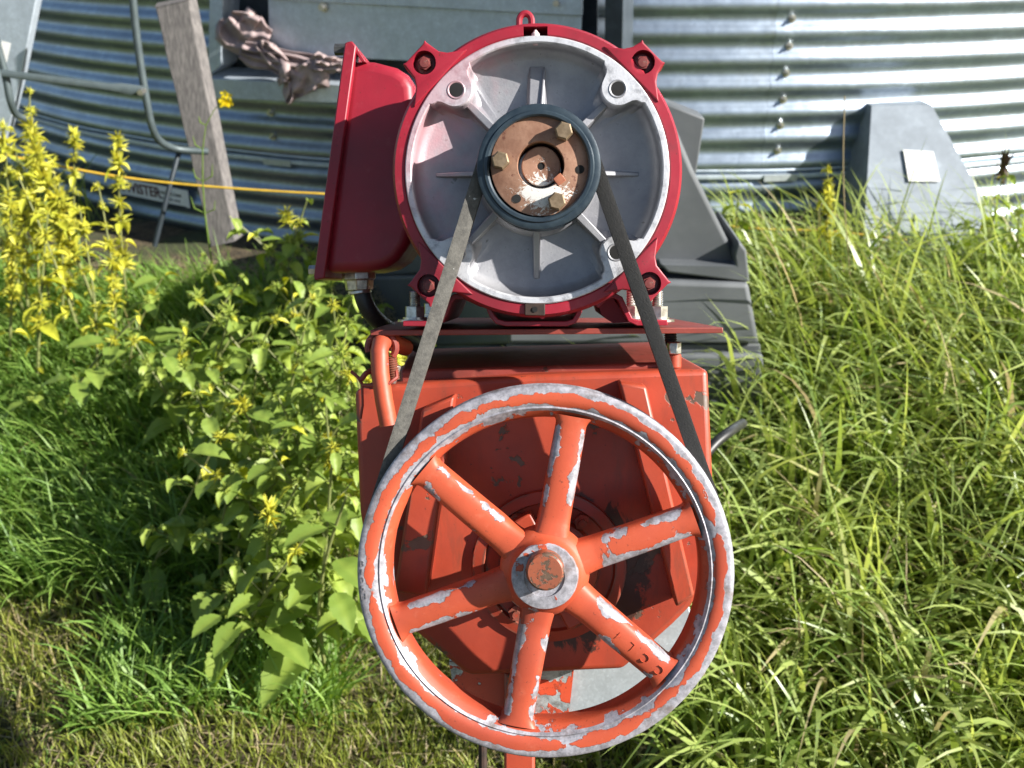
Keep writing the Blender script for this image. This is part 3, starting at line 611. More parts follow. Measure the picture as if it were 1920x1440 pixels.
m = MB(); g0, g1, g2 = mp(672, 506, YT + .05), mp(673, 524, YT + .05), mp(674, 544, YT + .05)
m.tube([g0, g1, g1 + Vector((0, 0, -.0005)), g2], [.0185, .0185, .0165, .015], 8); m.tube([g2, g2 + Vector((.0005, 0, -.004))], .013, 16); m.build('cable_gland', ZINC, tbo, bevel=.0008)
cp = [mp(677, 540, YT + .05), mp(684, 566, YT + .05), mp(696, 588, YT + .055), mp(716, 608, YT + .07), mp(745, 626, YT + .10), mp(790, 650, YT + .2)]
m = MB(); Q = []
for i in range(len(cp) - 1):
    p0, p1, p2, p3 = cp[max(i - 1, 0)], cp[i], cp[i + 1], cp[min(i + 2, len(cp) - 1)]
    for k in range(6): t_ = k / 6; Q.append(.5 * ((2 * p1) + (p2 - p0) * t_ + (2 * p0 - 5 * p1 + 4 * p2 - p3) * t_ ** 2 + (3 * p1 - p0 - 3 * p2 + p3) * t_ ** 3))
m.tube(Q, .0095, 14); m.build('power_cable', CABLE, tbo)
# motor mounting plate
zf = mp(1000, 617, YP).z
plate = MB(); a_ = mp(694, 619, YP); b_ = mp(1356, 614, YP); yb = 1.32; c_ = Vector((mp(1254, 590, yb).x, yb, (a_.z + b_.z) / 2)); d_ = Vector((mp(760, 590, yb).x, yb, c_.z)); tk = Vector((0, 0, -.0055))
plate.hexa([a_, b_, c_, d_], [v + tk for v in (a_, b_, c_, d_)]); pl = plate.build('motor_plate', RUSTY_RED, mach, bevel=.0008)
def bolt_up(px, py, y, mat=ZINC, h=.026, nut=.0125, name='foot_bolt'):
    c = mp(px, py, y); z0 = c.z; x = c.x; m = MB(); m.tube([(x, y, z0), (x, y, z0 + .0022)], nut * 1.35, 24); m.tube([(x, y, z0 + .0022), (x, y, z0 + .0045)], nut * .95, 20)
    m.tube([(x, y, z0 + .0045), (x, y, z0 + .015)], nut * .82, 6); nn = 18; m.tube([(x, y, z0 + .015 + (h - .011) * i / nn) for i in range(nn + 1)], [nut * (.46 if i % 2 else .39) for i in range(nn + 1)], 12); return m.build(name, mat, pl, bevel=0)
bolt_up(778, 603, 1.0); bolt_up(1232, 603, 1.0); bolt_up(1184, 601, 1.035, h=.034); bolt_up(812, 596, 1.07)
# --- small pulley
YPU = .915
SC = mp(1010, 313, YPU); S = (SC.x, YPU, SC.z)
k1 = YPU / FPX
sp_ = MB(); ro_ = 115 * k1; ri_ = 92 * k1
sp_.lathe([(ri_, .0045), (ri_, -.001), (ri_ + .0015, -.0025), (ri_ + .004, -.0025), (ri_ + .0052, -.001), (ro_ - .003, -.001), (ro_ - .0005, .000), (ro_, .0015), (ro_, .0035), (ro_ - .010, .014), (ro_ - .010, .018), (ro_, .028), (ro_, .032), (ro_ - .004, .034), (.03, .034)], S, 96)
smallp = sp_.build('motor_pulley', NAVY, mach, origin=S)
S2 = (mp(1014, 309, YPU).x, YPU, mp(1014, 309, YPU).z)
d2 = MB(); rb = 43 * k1; d2.lathe([(ri_ + .0005, .0035), (ri_ - .0002, .0032), (rb + .0005, .0026), (rb, .0035), (rb, .02)], S2, 72); bush = d2.build('taper_bushing', RUST, smallp, origin=S2)
d3 = MB(); d3.lathe([(.0028, .016), (.0034, .0105), (.0045, .0100), (rb - .004, .0102), (rb - .0032, .011), (rb - .0032, .03)], S2, 48); d3.build('motor_shaft', RUST, smallp, origin=S2)
d3 = MB(); d3.disc(.0029, .0112, S2, 20); d3.build('centre_bore', BLACK, smallp)
kx = mp(1049, 336, YPU); d3 = MB(); d3.box((kx.x, YPU + .0055, kx.z), (.0085, .007, .0085), Matrix.Rotation(R(-38), 3, 'Y')); d3.build('shaft_key', simple('rusty_key', (.24, .07, .035), (.34, .12, .06), 90, .7), smallp, bevel=.0005)
for hxx, hyy in ((1088, 317), (969, 372)):
    c = mp(hxx, hyy, YPU); d3 = MB(); d3.lathe([(.0001, .0023), (.0038, .0023)], (c.x, YPU, c.z), 20); d3.build('bushing_hole', BLACK, smallp)
for hxx, hyy in ((938, 300), (1057, 245), (1044, 377)):
    c = mp(hxx, hyy, YPU - .008); d3 = MB(); rr_ = random.uniform(0, 1); A = Vector((c.x, YPU + .004, c.z)); B = Vector((c.x, YPU - .0085, c.z)); d3.tube([A, B, B + Vector((0, -.0012, 0))], [.0082, .0082, .0068], 6); d3.build('bushing_bolt', BOLTBRASS, smallp)
m = MB(); m.cyl((S[0], YPU + .03, S[2]), (S[0], YR + .03, S[2]), .02, 24); m.build('shaft', ZINC, smallp)
# --- large pulley (spoked)
YW = .905; k2 = YW / FPX
WC = mp(1021, 1076, YW); Wc = (WC.x, YW, WC.z); RW = 362 * k2
wheel = MB()
wheel.lathe([(RW - .0045, -.0002, .95), (RW - .0015, .0002, 1.3), (RW, .0018, 1.5), (RW, .004, 1.6), (RW - .012, .019, .5), (RW - .012, .022, .5), (RW, .037, 1.2), (RW, .040, 1.2), (RW - .022, .040, .3), (RW - .0285, .036, .2), (RW - .0285, .030, .1), (RW - .030, .018, .15), (RW - .029, .012, .1), (RW - .0275, .008, .3), (RW - .0232, .0040, .35), (RW - .0222, .0028, 1.1), (RW - .0205, .0012, 1.15), (RW - .0190, .0024, .7), (RW - .0165, .0005, .38), (RW - .012, -.0004, .05), (RW - .0085, -.0004, .30), (RW - .0062, -.0003, .62)], (0, 0, 0), 180, closed=True)
wheel.v = [(v[0] + Wc[0], v[1] + Wc[1], v[2] + Wc[2]) for v in wheel.v]
big = wheel.build('spoked_pulley', ORANGE, mach, origin=Wc, ang=50)
big.rotation_euler = (R(-2.4), 0, 0)
def spoke(angle):
    m = MB(); a = R(angle); c_, s_ = math.cos(a), math.sin(a); N = 40; sec = []
    hwid = .0146
    base = [(-1, .020, 0), (-1, .010, .2), (-.97, .0055, .5), (-.86, .0018, .68), (-.66, .0002, .5), (-.45, -.0006, .22), (-.15, -.0010, .02), (.15, -.0010, .02), (.45, -.0006, .22), (.66, .0002, .5), (.86, .0018, .68), (.97, .0055, .5), (1, .010, .2), (1, .020, 0)]
    vs = []; w = []; r0, r1 = .026, RW - .0262
    for i in range(N + 1):
        f = i / N; r = r0 + (r1 - r0) * f; flare = 1 + .22 * max(0, 1 - (r - .026) / .030) ** 2 + .5 * max(0, (r - (r1 - .009)) / .009) ** 2
        dep = .0035 + .0005 * math.sin(f * 9); rise = -.003 * max(0, 1 - (r - .02) / .03) if r < .05 else 0
        endw = min(1, max(0, (f - .2) / .12)) * min(1, max(0, (.97 - f) / .07))
        for (t_, y, ww) in base:
            tt = t_ * hwid * flare * (1.04 - .08 * f); vs.append((tt * -s_ + r * c_ + Wc[0], Wc[1] + y + dep + rise + (.012 if abs(t_) < 2 and False else 0), r * s_ + tt * c_ + Wc[2])); w.append(ww * endw * .86 if ww > 0 else ww)
    K = len(base); m.add(vs, [(i * K + j, i * K + j + 1, (i + 1) * K + j + 1, (i + 1) * K + j) for i in range(N) for j in range(K - 1)] + [(i * K + K - 1, i * K, (i + 1) * K, (i + 1) * K + K - 1) for i in range(N)], w)
    return m.build('spoke', ORANGE, big, origin=Wc, ang=60)
spokes = [spoke(a) for a in (80, 20, -40, -100, -160, 140)]
hb = MB(); hb.lathe([(.042, .022, 0), (.0415, .010, .1), (.0395, .0055, .1), (.037, .0025, .1), (.0345, .0002, .1), (.0328, -.0015, .1), (.0312, -.006, .2), (.0305, -.0085, .5), (.0295, -.0105, .8), (.0255, -.0112, .72), (.0185, -.0112, .68), (.0182, -.0095, .6), (.01, -.009, .6)], Wc, 72)
hb.build('hub', ORANGE, big, origin=Wc)
m = MB(); hc = mp(1022, 1071, YW - .02); sf = 37 * (YW - .028) / FPX
m.lathe([(.0001, -.0285, .3), (sf - .002, -.0285, .5), (sf - .0004, -.0272, 1), (sf, -.025, .6), (sf + .0002, .03, .3)], (hc.x, YW, hc.z), 48)
m.build('mill_shaft', chip_paint('rusty_orange_shaft', (.34, .075, .03), (.26, .075, .035), (.11, .07, .045), thr=.57, wk=.10, scale=110, metalness=.2), big, origin=Wc)
# cast letters on a spoke and on the rim
a = R(-40)
for ch, r_ in (('C', .138), ('C', .121), ('L', .104), ('4', .089)):
    lo = text(ch, .0125, 0, 0, 0, ORANGE, big, name='cast_letter', align='CENTER', ext=.0007, off=-.0005); pass
    lo.rotation_euler = (R(90), a + R(180) - R(5), 0); lo.location = (r_ * math.cos(a), .0022, r_ * math.sin(a)); lo.rotation_euler = Matrix.Rotation(R(40) + R(180), 3, 'Y').to_4x4().to_euler() if False else (R(90), 0, 0)
    M_ = Matrix.Rotation(R(40 + 180), 3, 'Y') @ Matrix.Rotation(R(90), 3, 'X'); lo.rotation_euler = M_.to_euler()
RIMINK = simple('scratched_rim_metal', (.13, .125, .13), (.2, .19, .2), 80, .6, .3)
for i, ch in enumerate('B105H'):
    an = R(177.5 + i * 2.6); r_ = RW - .0045
    lo = text(ch, .0078, r_ * math.cos(an), -.0006, r_ * math.sin(an), RIMINK, big, name='cast_letter', align='CENTER', ext=.0003)
    lo.rotation_euler = (Matrix.Rotation(-an + R(180) + R(0), 3, 'Y') @ Matrix.Rotation(R(90), 3, 'X') ).to_euler()
# --- belt
def belt():
    y0 = YW + .013; bc = (mp(1010, 313, y0)); wc = mp(1024, 1064, y0); rp = 113 * y0 / FPX; rw = 348 * y0 / FPX
    P = Vector((S[0], S[2])); Q = Vector((Wc[0], Wc[2])); rp = ro_ - .0005; rw = RW + .0008
    d = P - Q; L = d.length; base = math.atan2(d.y, d.x); al = math.acos((rw - rp) / L)
    pts = []
    n1 = 60
    for i in range(n1 + 1):   # around the small pulley (top): from base-al to base+al
        a = base - al + 2 * al * i / n1; pts.append((P.x + rp * math.cos(a), P.y + rp * math.sin(a), math.cos(a), math.sin(a)))
    a = base + al; A = Vector((P.x + rp * math.cos(a), P.y + rp * math.sin(a))); B = Vector((Q.x + rw * math.cos(a), Q.y + rw * math.sin(a)))
    for i in range(1, 24): f = i / 24; p_ = A.lerp(B, f); pts.append((p_.x, p_.y, math.cos(a), math.sin(a)))
    for i in range(120 + 1):
        a = base + al + (2 * math.pi - 2 * al) * i / 120; pts.append((Q.x + rw * math.cos(a), Q.y + rw * math.sin(a), math.cos(a), math.sin(a)))
    a = base - al; A = Vector((Q.x + rw * math.cos(a), Q.y + rw * math.sin(a))); B = Vector((P.x + rp * math.cos(a), P.y + rp * math.sin(a)))
    for i in range(1, 24): f = i / 24; p_ = A.lerp(B, f); pts.append((p_.x, p_.y, math.cos(a), math.sin(a)))
    th2_ = .0128; n = len(pts); vs = []
    for i, (x, z, nx, nz) in enumerate(pts):
        fr = .5 + .5 * math.cos(0); yp = YPU + .016
        # plane of pulley vs wheel differ slightly
        f = min(1, max(0, (z - Wc[2]) / (S[2] - Wc[2]))); y = (Wc[1] + .0205) * (1 - f) + yp * f
        for dr, dy in ((0, -.0082), (-.003, -.0080), (-th2_, -.0052), (-th2_, .0052), (0, .0082)): vs.append((x + nx * dr, y + dy, z + nz * dr))
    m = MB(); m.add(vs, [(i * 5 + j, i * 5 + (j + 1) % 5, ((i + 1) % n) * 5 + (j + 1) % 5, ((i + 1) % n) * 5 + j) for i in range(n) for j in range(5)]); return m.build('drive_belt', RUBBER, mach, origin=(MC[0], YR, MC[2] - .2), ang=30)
belt()
# --- mill body
YB = 1.0
body = MB(); bp = P2([(664, 731), (700, 724), (1000, 703), (1328, 692), (1337, 900), (1330, 1080), (1296, 1138), (1262, 1172), (1168, 1256), (885, 1268), (870, 1262), (700, 1120), (674, 960)], YB)
body.prism(bp, YB, YB + .36); bodyo = body.build('mill_housing', HOUSING, mach, origin=mp(1030, 1060, YB), bevel=.006, seg=3)
# lid tray on top
lt = MB(); zt = .006; F = [mp(752, 700, YB + .035), mp(1238, 686, YB + .035)]
q1 = Vector((F[0].x, YB + .03, F[0].z + .004)); q2 = Vector((F[1].x + .02, YB + .03, F[1].z + .004)); q3 = Vector((mp(1250, 640, YB + .33).x, YB + .33, mp(1250, 640, YB + .33).z)); q4 = Vector((mp(770, 655, YB + .33).x, YB + .33, mp(770, 655, YB + .33).z))
lt.hexa([q1, q2, q3, q4], [v + Vector((0, 0, -.045)) for v in (q1, q2, q3, q4)]); lt.build('hopper_lid', RUSTY_RED, mach, bevel=.003)
# vertical stiffener channels (each a bent bar standing proud of the housing)
def stiff(front, name='stiffener'):
    (tl, tr, br, bl) = front; y0 = YB - .030
    a_ = [mp(*p, y0) for p in (tl, tr, br, bl)]; m = MB(); m.hexa(a_, [Vector((v.x, YB + .002, v.z)) for v in a_]); return m.build(name, ORANGE_BODY, mach, bevel=.003)
stiff(((783, 762), (836, 742), (812, 960), (778, 1125)) if False else ((790, 768), (852, 742), (800, 1118), (738, 1112)))
stiff(((1168, 722), (1212, 728), (1304, 1010), (1262, 1146)) if False else ((1160, 716), (1212, 724), (1303, 1118), (1268, 1140)))
# bearing housing
BCn = mp(1030, 1060, YB); Bc = (BCn.x, YB, BCn.z)
m = MB(); m.lathe([(.078, .0), (.077, -.006), (.066, -.008), (.064, -.004), (.050, -.004), (.048, -.014), (.040, -.020), (.022, -.022), (.022, -.05)], Bc, 72); bh = m.build('bearing_housing', ORANGE_BODY, mach, origin=Bc)
for k, a in enumerate((55, 125, 235, 305)):
    m = MB(); x, z = Bc[0] + .057 * math.cos(R(a)), Bc[2] + .057 * math.sin(R(a)); m.tube([(x, YB - .012, z), (x, YB, z)], .0085, 6); m.tube([(x, YB - .018, z), (x, YB - .012, z)], .004, 10); m.build('bearing_bolt', ORANGE_BODY, bh)
for a, px in ((118, 0), (200, 0), (298, 0)):
    m = MB(); x, z = Bc[0] + .045 * math.cos(R(a)), Bc[2] + .045 * math.sin(R(a)); m.box((x, YB - .016, z), (.032, .018, .022), Matrix.Rotation(R(-a), 3, 'Y')); m.build('grease_cover', ORANGE_BODY, bh, bevel=.002)
m = MB(); m.cyl((Bc[0], YW + .02, Bc[2]), (Bc[0], YB, Bc[2]), .017, 24); m.build('mill_shaft', ORANGE_BODY, bh)
# adjuster rod with eye at left, hex head at right
pts = [(760, 652, 1.06), (740, 644, 1.03), (724, 640, 1.0), (714, 644, .985), (711, 660, .98), (713, 700, .975), (720, 750, .972), (729, 798, .970)]
m = MB(); m.tube([mp(*p) for p in pts], .0088, 14); m.build('adjuster_rod', ORANGE, mach, ang=60)
m = MB(); c = mp(716, 655, .992); pts = [(c.x + .014 * math.cos(a), .992, c.z + .0135 * math.sin(a) + .002) for a in np.linspace(R(-40), R(200), 16)]; m.tube(pts, .0035, 8); m.build('hook_eye', RUSTY_RED, mach)
m = MB(); pts = [mp(733 + .3 * i, 668 + i * 2.1, .995) for i in range(22)]; m.tube(pts, [.0062 if i % 2 else .0050 for i in range(22)], 10); m.build('adjuster_thread', ORANGE_BODY, mach)
m = MB(); A = mp(728, 716, 1.0); m.tube([A, A + Vector((.006, 0, .018))], .0085, 6); m.build('adjuster_nut', ZINC, mach, bevel=.001)
m = MB(); m.tube([mp(*p) for p in ((659, 697, .99), (672, 708, .985), (680, 722, .98), (700, 722, .972), (728, 720, .970), (744, 708, .975), (743, 696, .98))], .0018, 6); m.tube([mp(*p) for p in ((679, 722, .98), (680, 760, .978), (676, 785, .98))], .0014, 6); m.tube([mp(*p) for p in ((677, 712, .98), (686, 700, .98), (697, 694, .985))], .003, 6); m.build('tie_wire', RUSTY_RED, mach)
def hexup(px, py0, py1, y, r, mat, name, n=6):
    A, B = mp(px, py0, y), mp(px, py1, y); m = MB(); m.tube([A, B], r, n); return m.build(name, mat, mach, bevel=.0012)
m = MB(); A, B = mp(1257, 622, 1.03), mp(1258, 648, 1.03); m.tube([A.lerp(B, i / 12) for i in range(13)], [.0068 if i % 2 else .0056 for i in range(13)], 10); m.build('levelling_screw', CABLE, mach)
hexup(1264, 641, 664, 1.02, .0075, ZINC, 'levelling_nut'); hexup(1264, 664, 690, 1.025, .0072, ORANGE, 'levelling_boss', 12)
# galvanised discharge chute below, supports
YC = 1.05
m = MB(); m.prism(P2([(842, 1235), (1200, 1200), (1288, 1120), (1296, 1150), (1268, 1250), (1150, 1352), (1060, 1385), (960, 1385), (850, 1300)], YC), YC, YC + .28); chute = m.build('discharge_chute', GALV_BRIGHT, mach, bevel=.002)
chp = chip_paint('peeling_orange_paint', (.50, .065, .022), (.42, .05, .02), (.38, .42, .42), thr=.54, wk=.2, scale=26, metalness=.5)
m = MB(); m.prism(P2([(842, 1240), (1078, 1236), (1072, 1290), (1060, 1390), (860, 1330)], YC - .004), YC - .006, YC - .003); m.build('painted_flange', chp, mach)
zb = BASE.z
def postbox(px0, px1, pytop, y, dep, name):
    a = mp(px0, pytop, y); b = mp(px1, pytop, y); m = MB(); cx = (a.x + b.x) / 2; m.box((cx, y + dep / 2, (a.z + zb) / 2), (b.x - a.x, dep, a.z - zb)); return m.build(name, ORANGE_BODY, mach, bevel=.003)
postbox(945, 1003, 1262, 1.03, .03, 'support_post')
m = MB(); c = mp(905, 1400, 1.12); m.cyl((c.x, 1.12, c.z + .1), (c.x, 1.12, zb + .05), .005, 10); m.build('rear_rod', SOOT, mach)
m = MB(); m.box((BASE.x, 1.06, zb + .006), (.22, .16, .012)); m.build('foot_plate', ORANGE_BODY, mach, bevel=.002)
# ------------------------------------------------------------------ vegetation
def ribbons(name, mat, xs, ys, L, Wd, az, lean, droop, tint, seg=5, zoff=None, z=None, label=None, wseed=0):
    """one mesh of arching blades: lean = start angle from vertical, droop = added angle along the blade"""
    n = len(xs); zz = gza(xs, ys) - .004 if z is None else z; sgrid = np.linspace(0, 1, seg + 1)
    P = np.zeros((n, seg + 1, 3)); P[:, 0] = np.stack([xs, ys, zz], 1); twist = rng.uniform(-.9, .9, n)
    side0 = np.stack([-np.sin(az), np.cos(az), np.zeros(n)], 1); up_ = np.array([0, 0, 1.0]); hd = np.stack([np.cos(az), np.sin(az), np.zeros(n)], 1)
    V = np.zeros((n, seg + 1, 2, 3))
    for k in range(seg + 1):
        a = lean + droop * (sgrid[k] ** 1.3)
        dirv = hd * np.sin(a)[:, None] + up_ * np.cos(a)[:, None]
        if k < seg: P[:, k + 1] = P[:, k] + dirv * (L / seg)[:, None]
        nr = np.cross(side0, dirv); tw = twist * sgrid[k]; sd = side0 * np.cos(tw)[:, None] + nr * np.sin(tw)[:, None]
        w = Wd * (.55 + .45 * min(1, sgrid[k] * 4)) * (1 - sgrid[k] ** 2.2) + 1e-4
        V[:, k, 0] = P[:, k] - sd * w[:, None] / 2; V[:, k, 1] = P[:, k] + sd * w[:, None] / 2
    V = V.reshape(-1, 3); idx = np.arange(n)[:, None] * (2 * (seg + 1)) + np.arange(seg)[None] * 2
    F = np.stack([idx, idx + 1, idx + 3, idx + 2], -1).reshape(-1)
    me = bpy.data.meshes.new(name); me.vertices.add(len(V)); me.vertices.foreach_set('co', V.reshape(-1).astype(np.float32))
    nf = len(F) // 4; me.loops.add(len(F)); me.loops.foreach_set('vertex_index', F.astype(np.int32)); me.polygons.add(nf); me.polygons.foreach_set('loop_start', np.arange(nf, dtype=np.int32) * 4)
    me.update(calc_edges=True); a = me.attributes.new('tint', 'FLOAT', 'POINT'); a.data.foreach_set('value', np.repeat(tint, 2 * (seg + 1)).astype(np.float32))
    me.polygons.foreach_set('use_smooth', np.ones(nf, bool)); me.materials.append(mat); o = bpy.data.objects.new(name, me); col.objects.link(o); return tag(o, label, 'grass', kind='stuff')
def scatter(n, x0, x1, y0, y1, keep=None):
    xs = rng.uniform(x0, x1, n); ys = rng.uniform(y0, y1, n)
    dist = np.hypot(xs - BC.x, ys - BC.y); ok = dist > RB + .06
    if keep is not None: ok &= keep(xs, ys)
    return xs[ok], ys[ok]
U_ = lambda a, b, n: rng.uniform(a, b, n)
def xpix(xs, ys): # approx screen x of a ground point
    zc = (ys * math.cos(PITCH) + (HCAM - gza(xs, ys)) * math.sin(PITCH)); return 960 + FPX * xs / zc
def dens(xs, ys, f, s): return .5 + .5 * np.sin(xs * f + s) * np.cos(ys * f * 1.3 + s * 2)
# mown lawn, lower left and under the machine
k = lambda x, y: (xpix(x, y) < 1330 + 150 * np.sin(y * 7)) & (y < 2.75 + .2 * np.sin(x * 4))
xs, ys = scatter(52000, -1.75, .8, 1.15, 2.9, k); n = len(xs)
tn = np.clip(rng.normal(.42, .25, n) + .35 * (dens(xs, ys, 5, 1) > .62) * U_(0, 1, n), 0, 1)
ribbons('lawn_grass', GRASS_L, xs, ys, U_(.02, .06, n) * (1 + .5 * dens(xs, ys, 4, 3)), U_(.0022, .0045, n), U_(0, 6.3, n), U_(.05, .8, n), U_(.1, 1.1, n), tn, seg=3, label='short mown lawn grass mixed with dry clippings at lower left')
xs, ys = scatter(16000, -1.75, .8, 1.15, 3.4); n = len(xs)
ribbons('dry_clippings', DRY, xs, ys, U_(.015, .06, n), U_(.0015, .004, n), U_(0, 6.3, n), U_(1.1, 1.65, n), U_(-.3, .4, n), U_(0, 1, n), seg=2, z=gza(xs, ys) + U_(.0, .028, n), label='dry straw clippings scattered over the lawn')
# lawn continues around, out of the frame
xs, ys = scatter(16000, -5, 5, -2.5, 1.3); n = len(xs)
ribbons('outer_lawn_grass', GRASS_L, xs, ys, U_(.04, .10, n), U_(.005, .010, n), U_(0, 6.3, n), U_(.05, .7, n), U_(.1, 1.1, n), U_(0, .9, n), seg=2, label='lawn grass in the foreground around the machine')
# small-leaved ground herbs
xs, ys = scatter(5000, -1.6, .8, 1.15, 2.6, lambda x, y: dens(x, y, 6, 5) > .45); n = len(xs); rep = 5; xs = np.repeat(xs, rep); ys = np.repeat(ys, rep); n = len(xs)
ribbons('ground_herbs', GRASS_M, xs, ys, U_(.012, .035, n), U_(.004, .009, n), U_(0, 6.3, n), U_(.7, 1.4, n), U_(.0, .5, n), U_(.1, .9, n), seg=3, label='small leafy ground herbs growing through the lawn')
# lush mid-length grass at left behind the lawn
k = lambda x, y: (xpix(x, y) < 620) & (y > 2.05 - .25 * dens(x, y, 4, 2))
xs, ys = scatter(22000, -1.9, -.1, 1.8, 3.45, k); n = len(xs)
ribbons('lush_grass', GRASS_M, xs, ys, U_(.10, .28, n), U_(.004, .0085, n), rng.normal(3.9, 1.1, n), U_(.05, .6, n), U_(.4, 2.0, n), np.clip(rng.normal(.45, .25, n), 0, 1), seg=6, label='lush bright green grass in front of the bin at left')
# thicker tuft left-middle
xs, ys = scatter(1500, -.9, -.35, 1.55, 1.95); n = len(xs)
ribbons('coarse_grass', GRASS_M, xs, ys, U_(.07, .20, n), U_(.004, .008, n), U_(0, 6.3, n), U_(.1, .7, n), U_(.5, 1.6, n), U_(.1, .7, n), seg=5, label='coarse grass blades along the foot of the weeds')
# tall grass at right
k = lambda x, y: (xpix(x, y) > 1310 - 40 * np.sin(y * 9) - 130 * (y > 2.0)* (y < 2.2) ) & ~((y > 2.25) & (y < 2.95) & (x < .62))
xs, ys = scatter(11500, .22, 2.5, 1.3, 3.75, k); n = len(xs)
hgt = .22 + .22 * np.clip((ys - 1.3) / 1.0, 0, 1) - .14 * np.clip((ys - 2.7) / .8, 0, 1)
az = rng.normal(3.7, .95, n)
ribbons('tall_grass', GRASS_T, xs, ys, hgt * U_(.7, 1.75, n), U_(.008, .022, n) * U_(.6, 1, n), az, U_(.02, .7, n), U_(.5, 2.9, n), np.clip(rng.normal(.45, .27, n), 0, 1), seg=8, label='tall arching green grass filling the right side')
xs, ys = scatter(13000, .22, 2.5, 1.2, 3.75, k); n = len(xs)
ribbons('fine_undergrass', GRASS_T, xs, ys, U_(.08, .26, n), U_(.002, .0045, n), U_(0, 6.3, n), U_(.1, .9, n), U_(.2, 1.6, n), np.clip(rng.normal(.4, .3, n), 0, 1), seg=4, label='fine lower grass among the tall blades at right')
xs, ys = scatter(1400, .3, 2.4, 1.5, 3.75, k); n = len(xs)
ribbons('dead_grass_blades', DRY, xs, ys, U_(.15, .48, n), U_(.003, .008, n), U_(0, 6.3, n), U_(.1, 1.0, n), U_(.3, 2.2, n), U_(0, 1, n), seg=6, label='dead straw coloured blades in the tall grass')
xs = U_(1.0, 1.85, 170); ys = U_(2.9, 3.35, 170); n = len(xs)
ribbons('sparse_tall_blades', GRASS_T, xs, ys, U_(.32, .74, n), U_(.006, .013, n), U_(0, 6.3, n), U_(.05, .5, n), U_(.5, 2.1, n), U_(.3, .9, n), seg=8, label='sparse tall blades standing before the tapering metal box')
# few single long blades in front of the hopper and mill
xs = np.concatenate([U_(.30, .52, 90), U_(.5, .8, 70)]); ys = np.concatenate([U_(1.35, 1.9, 90), U_(1.9, 2.2, 70)]); n = len(xs)
ribbons('leaning_grass_blades', GRASS_T, xs, ys, U_(.35, .62, n), U_(.006, .011, n), rng.normal(3.5, .6, n), U_(.02, .35, n), U_(.9, 2.2, n), U_(.1, .8, n), seg=9, label='long grass blades leaning over the edge of the mill')
# straw and soil litter at the foot of the bin
xs, ys = scatter(5000, -1.7, .1, 3.1, 3.78); n = len(xs)
ribbons('straw_litter', DRY, xs, ys, U_(.03, .10, n), U_(.002, .005, n), U_(0, 6.3, n), U_(1.2, 1.6, n), U_(-.2, .3, n), U_(0, 1, n), seg=2, z=gza(xs, ys) + U_(0, .03, n), label='brown straw litter along the foot of the bin')
xs, ys = scatter(16000, -6, 7, 1.2, 5.0, lambda x, y: (np.abs(x - .2) > 2.0)); n = len(xs)
ribbons('side_grass', GRASS_T, xs, ys, U_(.15, .45, n), U_(.006, .012, n), U_(0, 6.3, n), U_(.1, .6, n), U_(.5, 2, n), U_(0, .9, n), seg=4, label='rough grass beyond both sides of the view by the bin')

# ---- broad-leaved weeds
def leaf_mesh(name, L, wd, mat, curl=.5, fold=.25, ser=.10, tint=.4, nl=14):
    vs = []; fs = []
    for i in range(nl + 1):
        f = i / nl; w = wd * math.sin(math.pi * min(1, f ** .78)) ** .85 * .5 if 0 < f < 1 else .0005
        if i % 2 and 0 < f < .97: w *= 1 - ser
        a = curl * f; cx = L * (math.sin(a) / max(curl, .01)) if curl > .01 else L * f; cz = -L * (1 - math.cos(a)) / max(curl, .01)
        for j, t_ in enumerate((-1, -.5, 0, .5, 1)):
            vs.append((cx, t_ * w, cz + abs(t_) * w * fold * 2 + .04 * w * math.sin(i * 1.4 + j)))
    for i in range(nl):
        for j in range(4): a = i * 5 + j; fs.append((a, a + 1, a + 6, a + 5))
    vs += [(-L * .22, .0009, .0), (-L * .22, -.0009, .0), (0.0, -.0009, 0), (0.0, .0009, 0)]; b = len(vs) - 4; fs.append((b, b + 1, b + 2, b + 3))
    me = bpy.data.meshes.new(name); me.from_pydata([(v[0] + L * .22, v[1], v[2]) for v in vs], [], fs); me.update()
    a = me.attributes.new('tint', 'FLOAT', 'POINT'); a.data.foreach_set('value', [min(1, max(0, tint + (.25 if j % 5 == 2 else 0))) for j in range(len(vs))])
    me.polygons.foreach_set('use_smooth', [True] * len(me.polygons)); me.materials.append(mat); return me
def whorl_mesh(name, r, mat, n=34, tint=.5, tall=1.0):
    rr = random.Random(name + str(r)); vs = []; fs = []; tt = []
    for i in range(n):
        a = rr.uniform(0, 6.283); el = rr.uniform(-.5, 1.25); d = Vector((math.cos(a) * math.cos(el), math.sin(a) * math.cos(el), math.sin(el) * tall)); s = d.orthogonal().normalized(); L_ = r * rr.uniform(.6, 1.15); w = r * rr.uniform(.07, .15)
        o_ = Vector((0, 0, rr.uniform(-.4, .4) * r * tall)); q = s * w; p = d.cross(s) * w; b = len(vs); t_ = rr.uniform(0, 1)
        vs += [tuple(o_ + q + d * L_ * .2), tuple(o_ - q * .5 + p + d * L_ * .2), tuple(o_ - q * .5 - p + d * L_ * .2), tuple(o_ + d * L_)]; fs += [(b, b + 1, b + 3), (b + 1, b + 2, b + 3), (b + 2, b, b + 3)]; tt += [t_] * 4
    me = bpy.data.meshes.new(name); me.from_pydata(vs, [], fs); me.update(); a = me.attributes.new('tint', 'FLOAT', 'POINT'); a.data.foreach_set('value', tt); me.materials.append(mat); return me
LG = [leaf_mesh('leaf', .082, .048, WEED, .6, .25, .12, .25), leaf_mesh('leaf', .066, .040, WEED, .9, .35, .12, .5), leaf_mesh('leaf', .105, .060, WEED, .4, .15, .12, .1), leaf_mesh('leaf', .058, .034, WEED, 1.3, .4, .1, .75)]
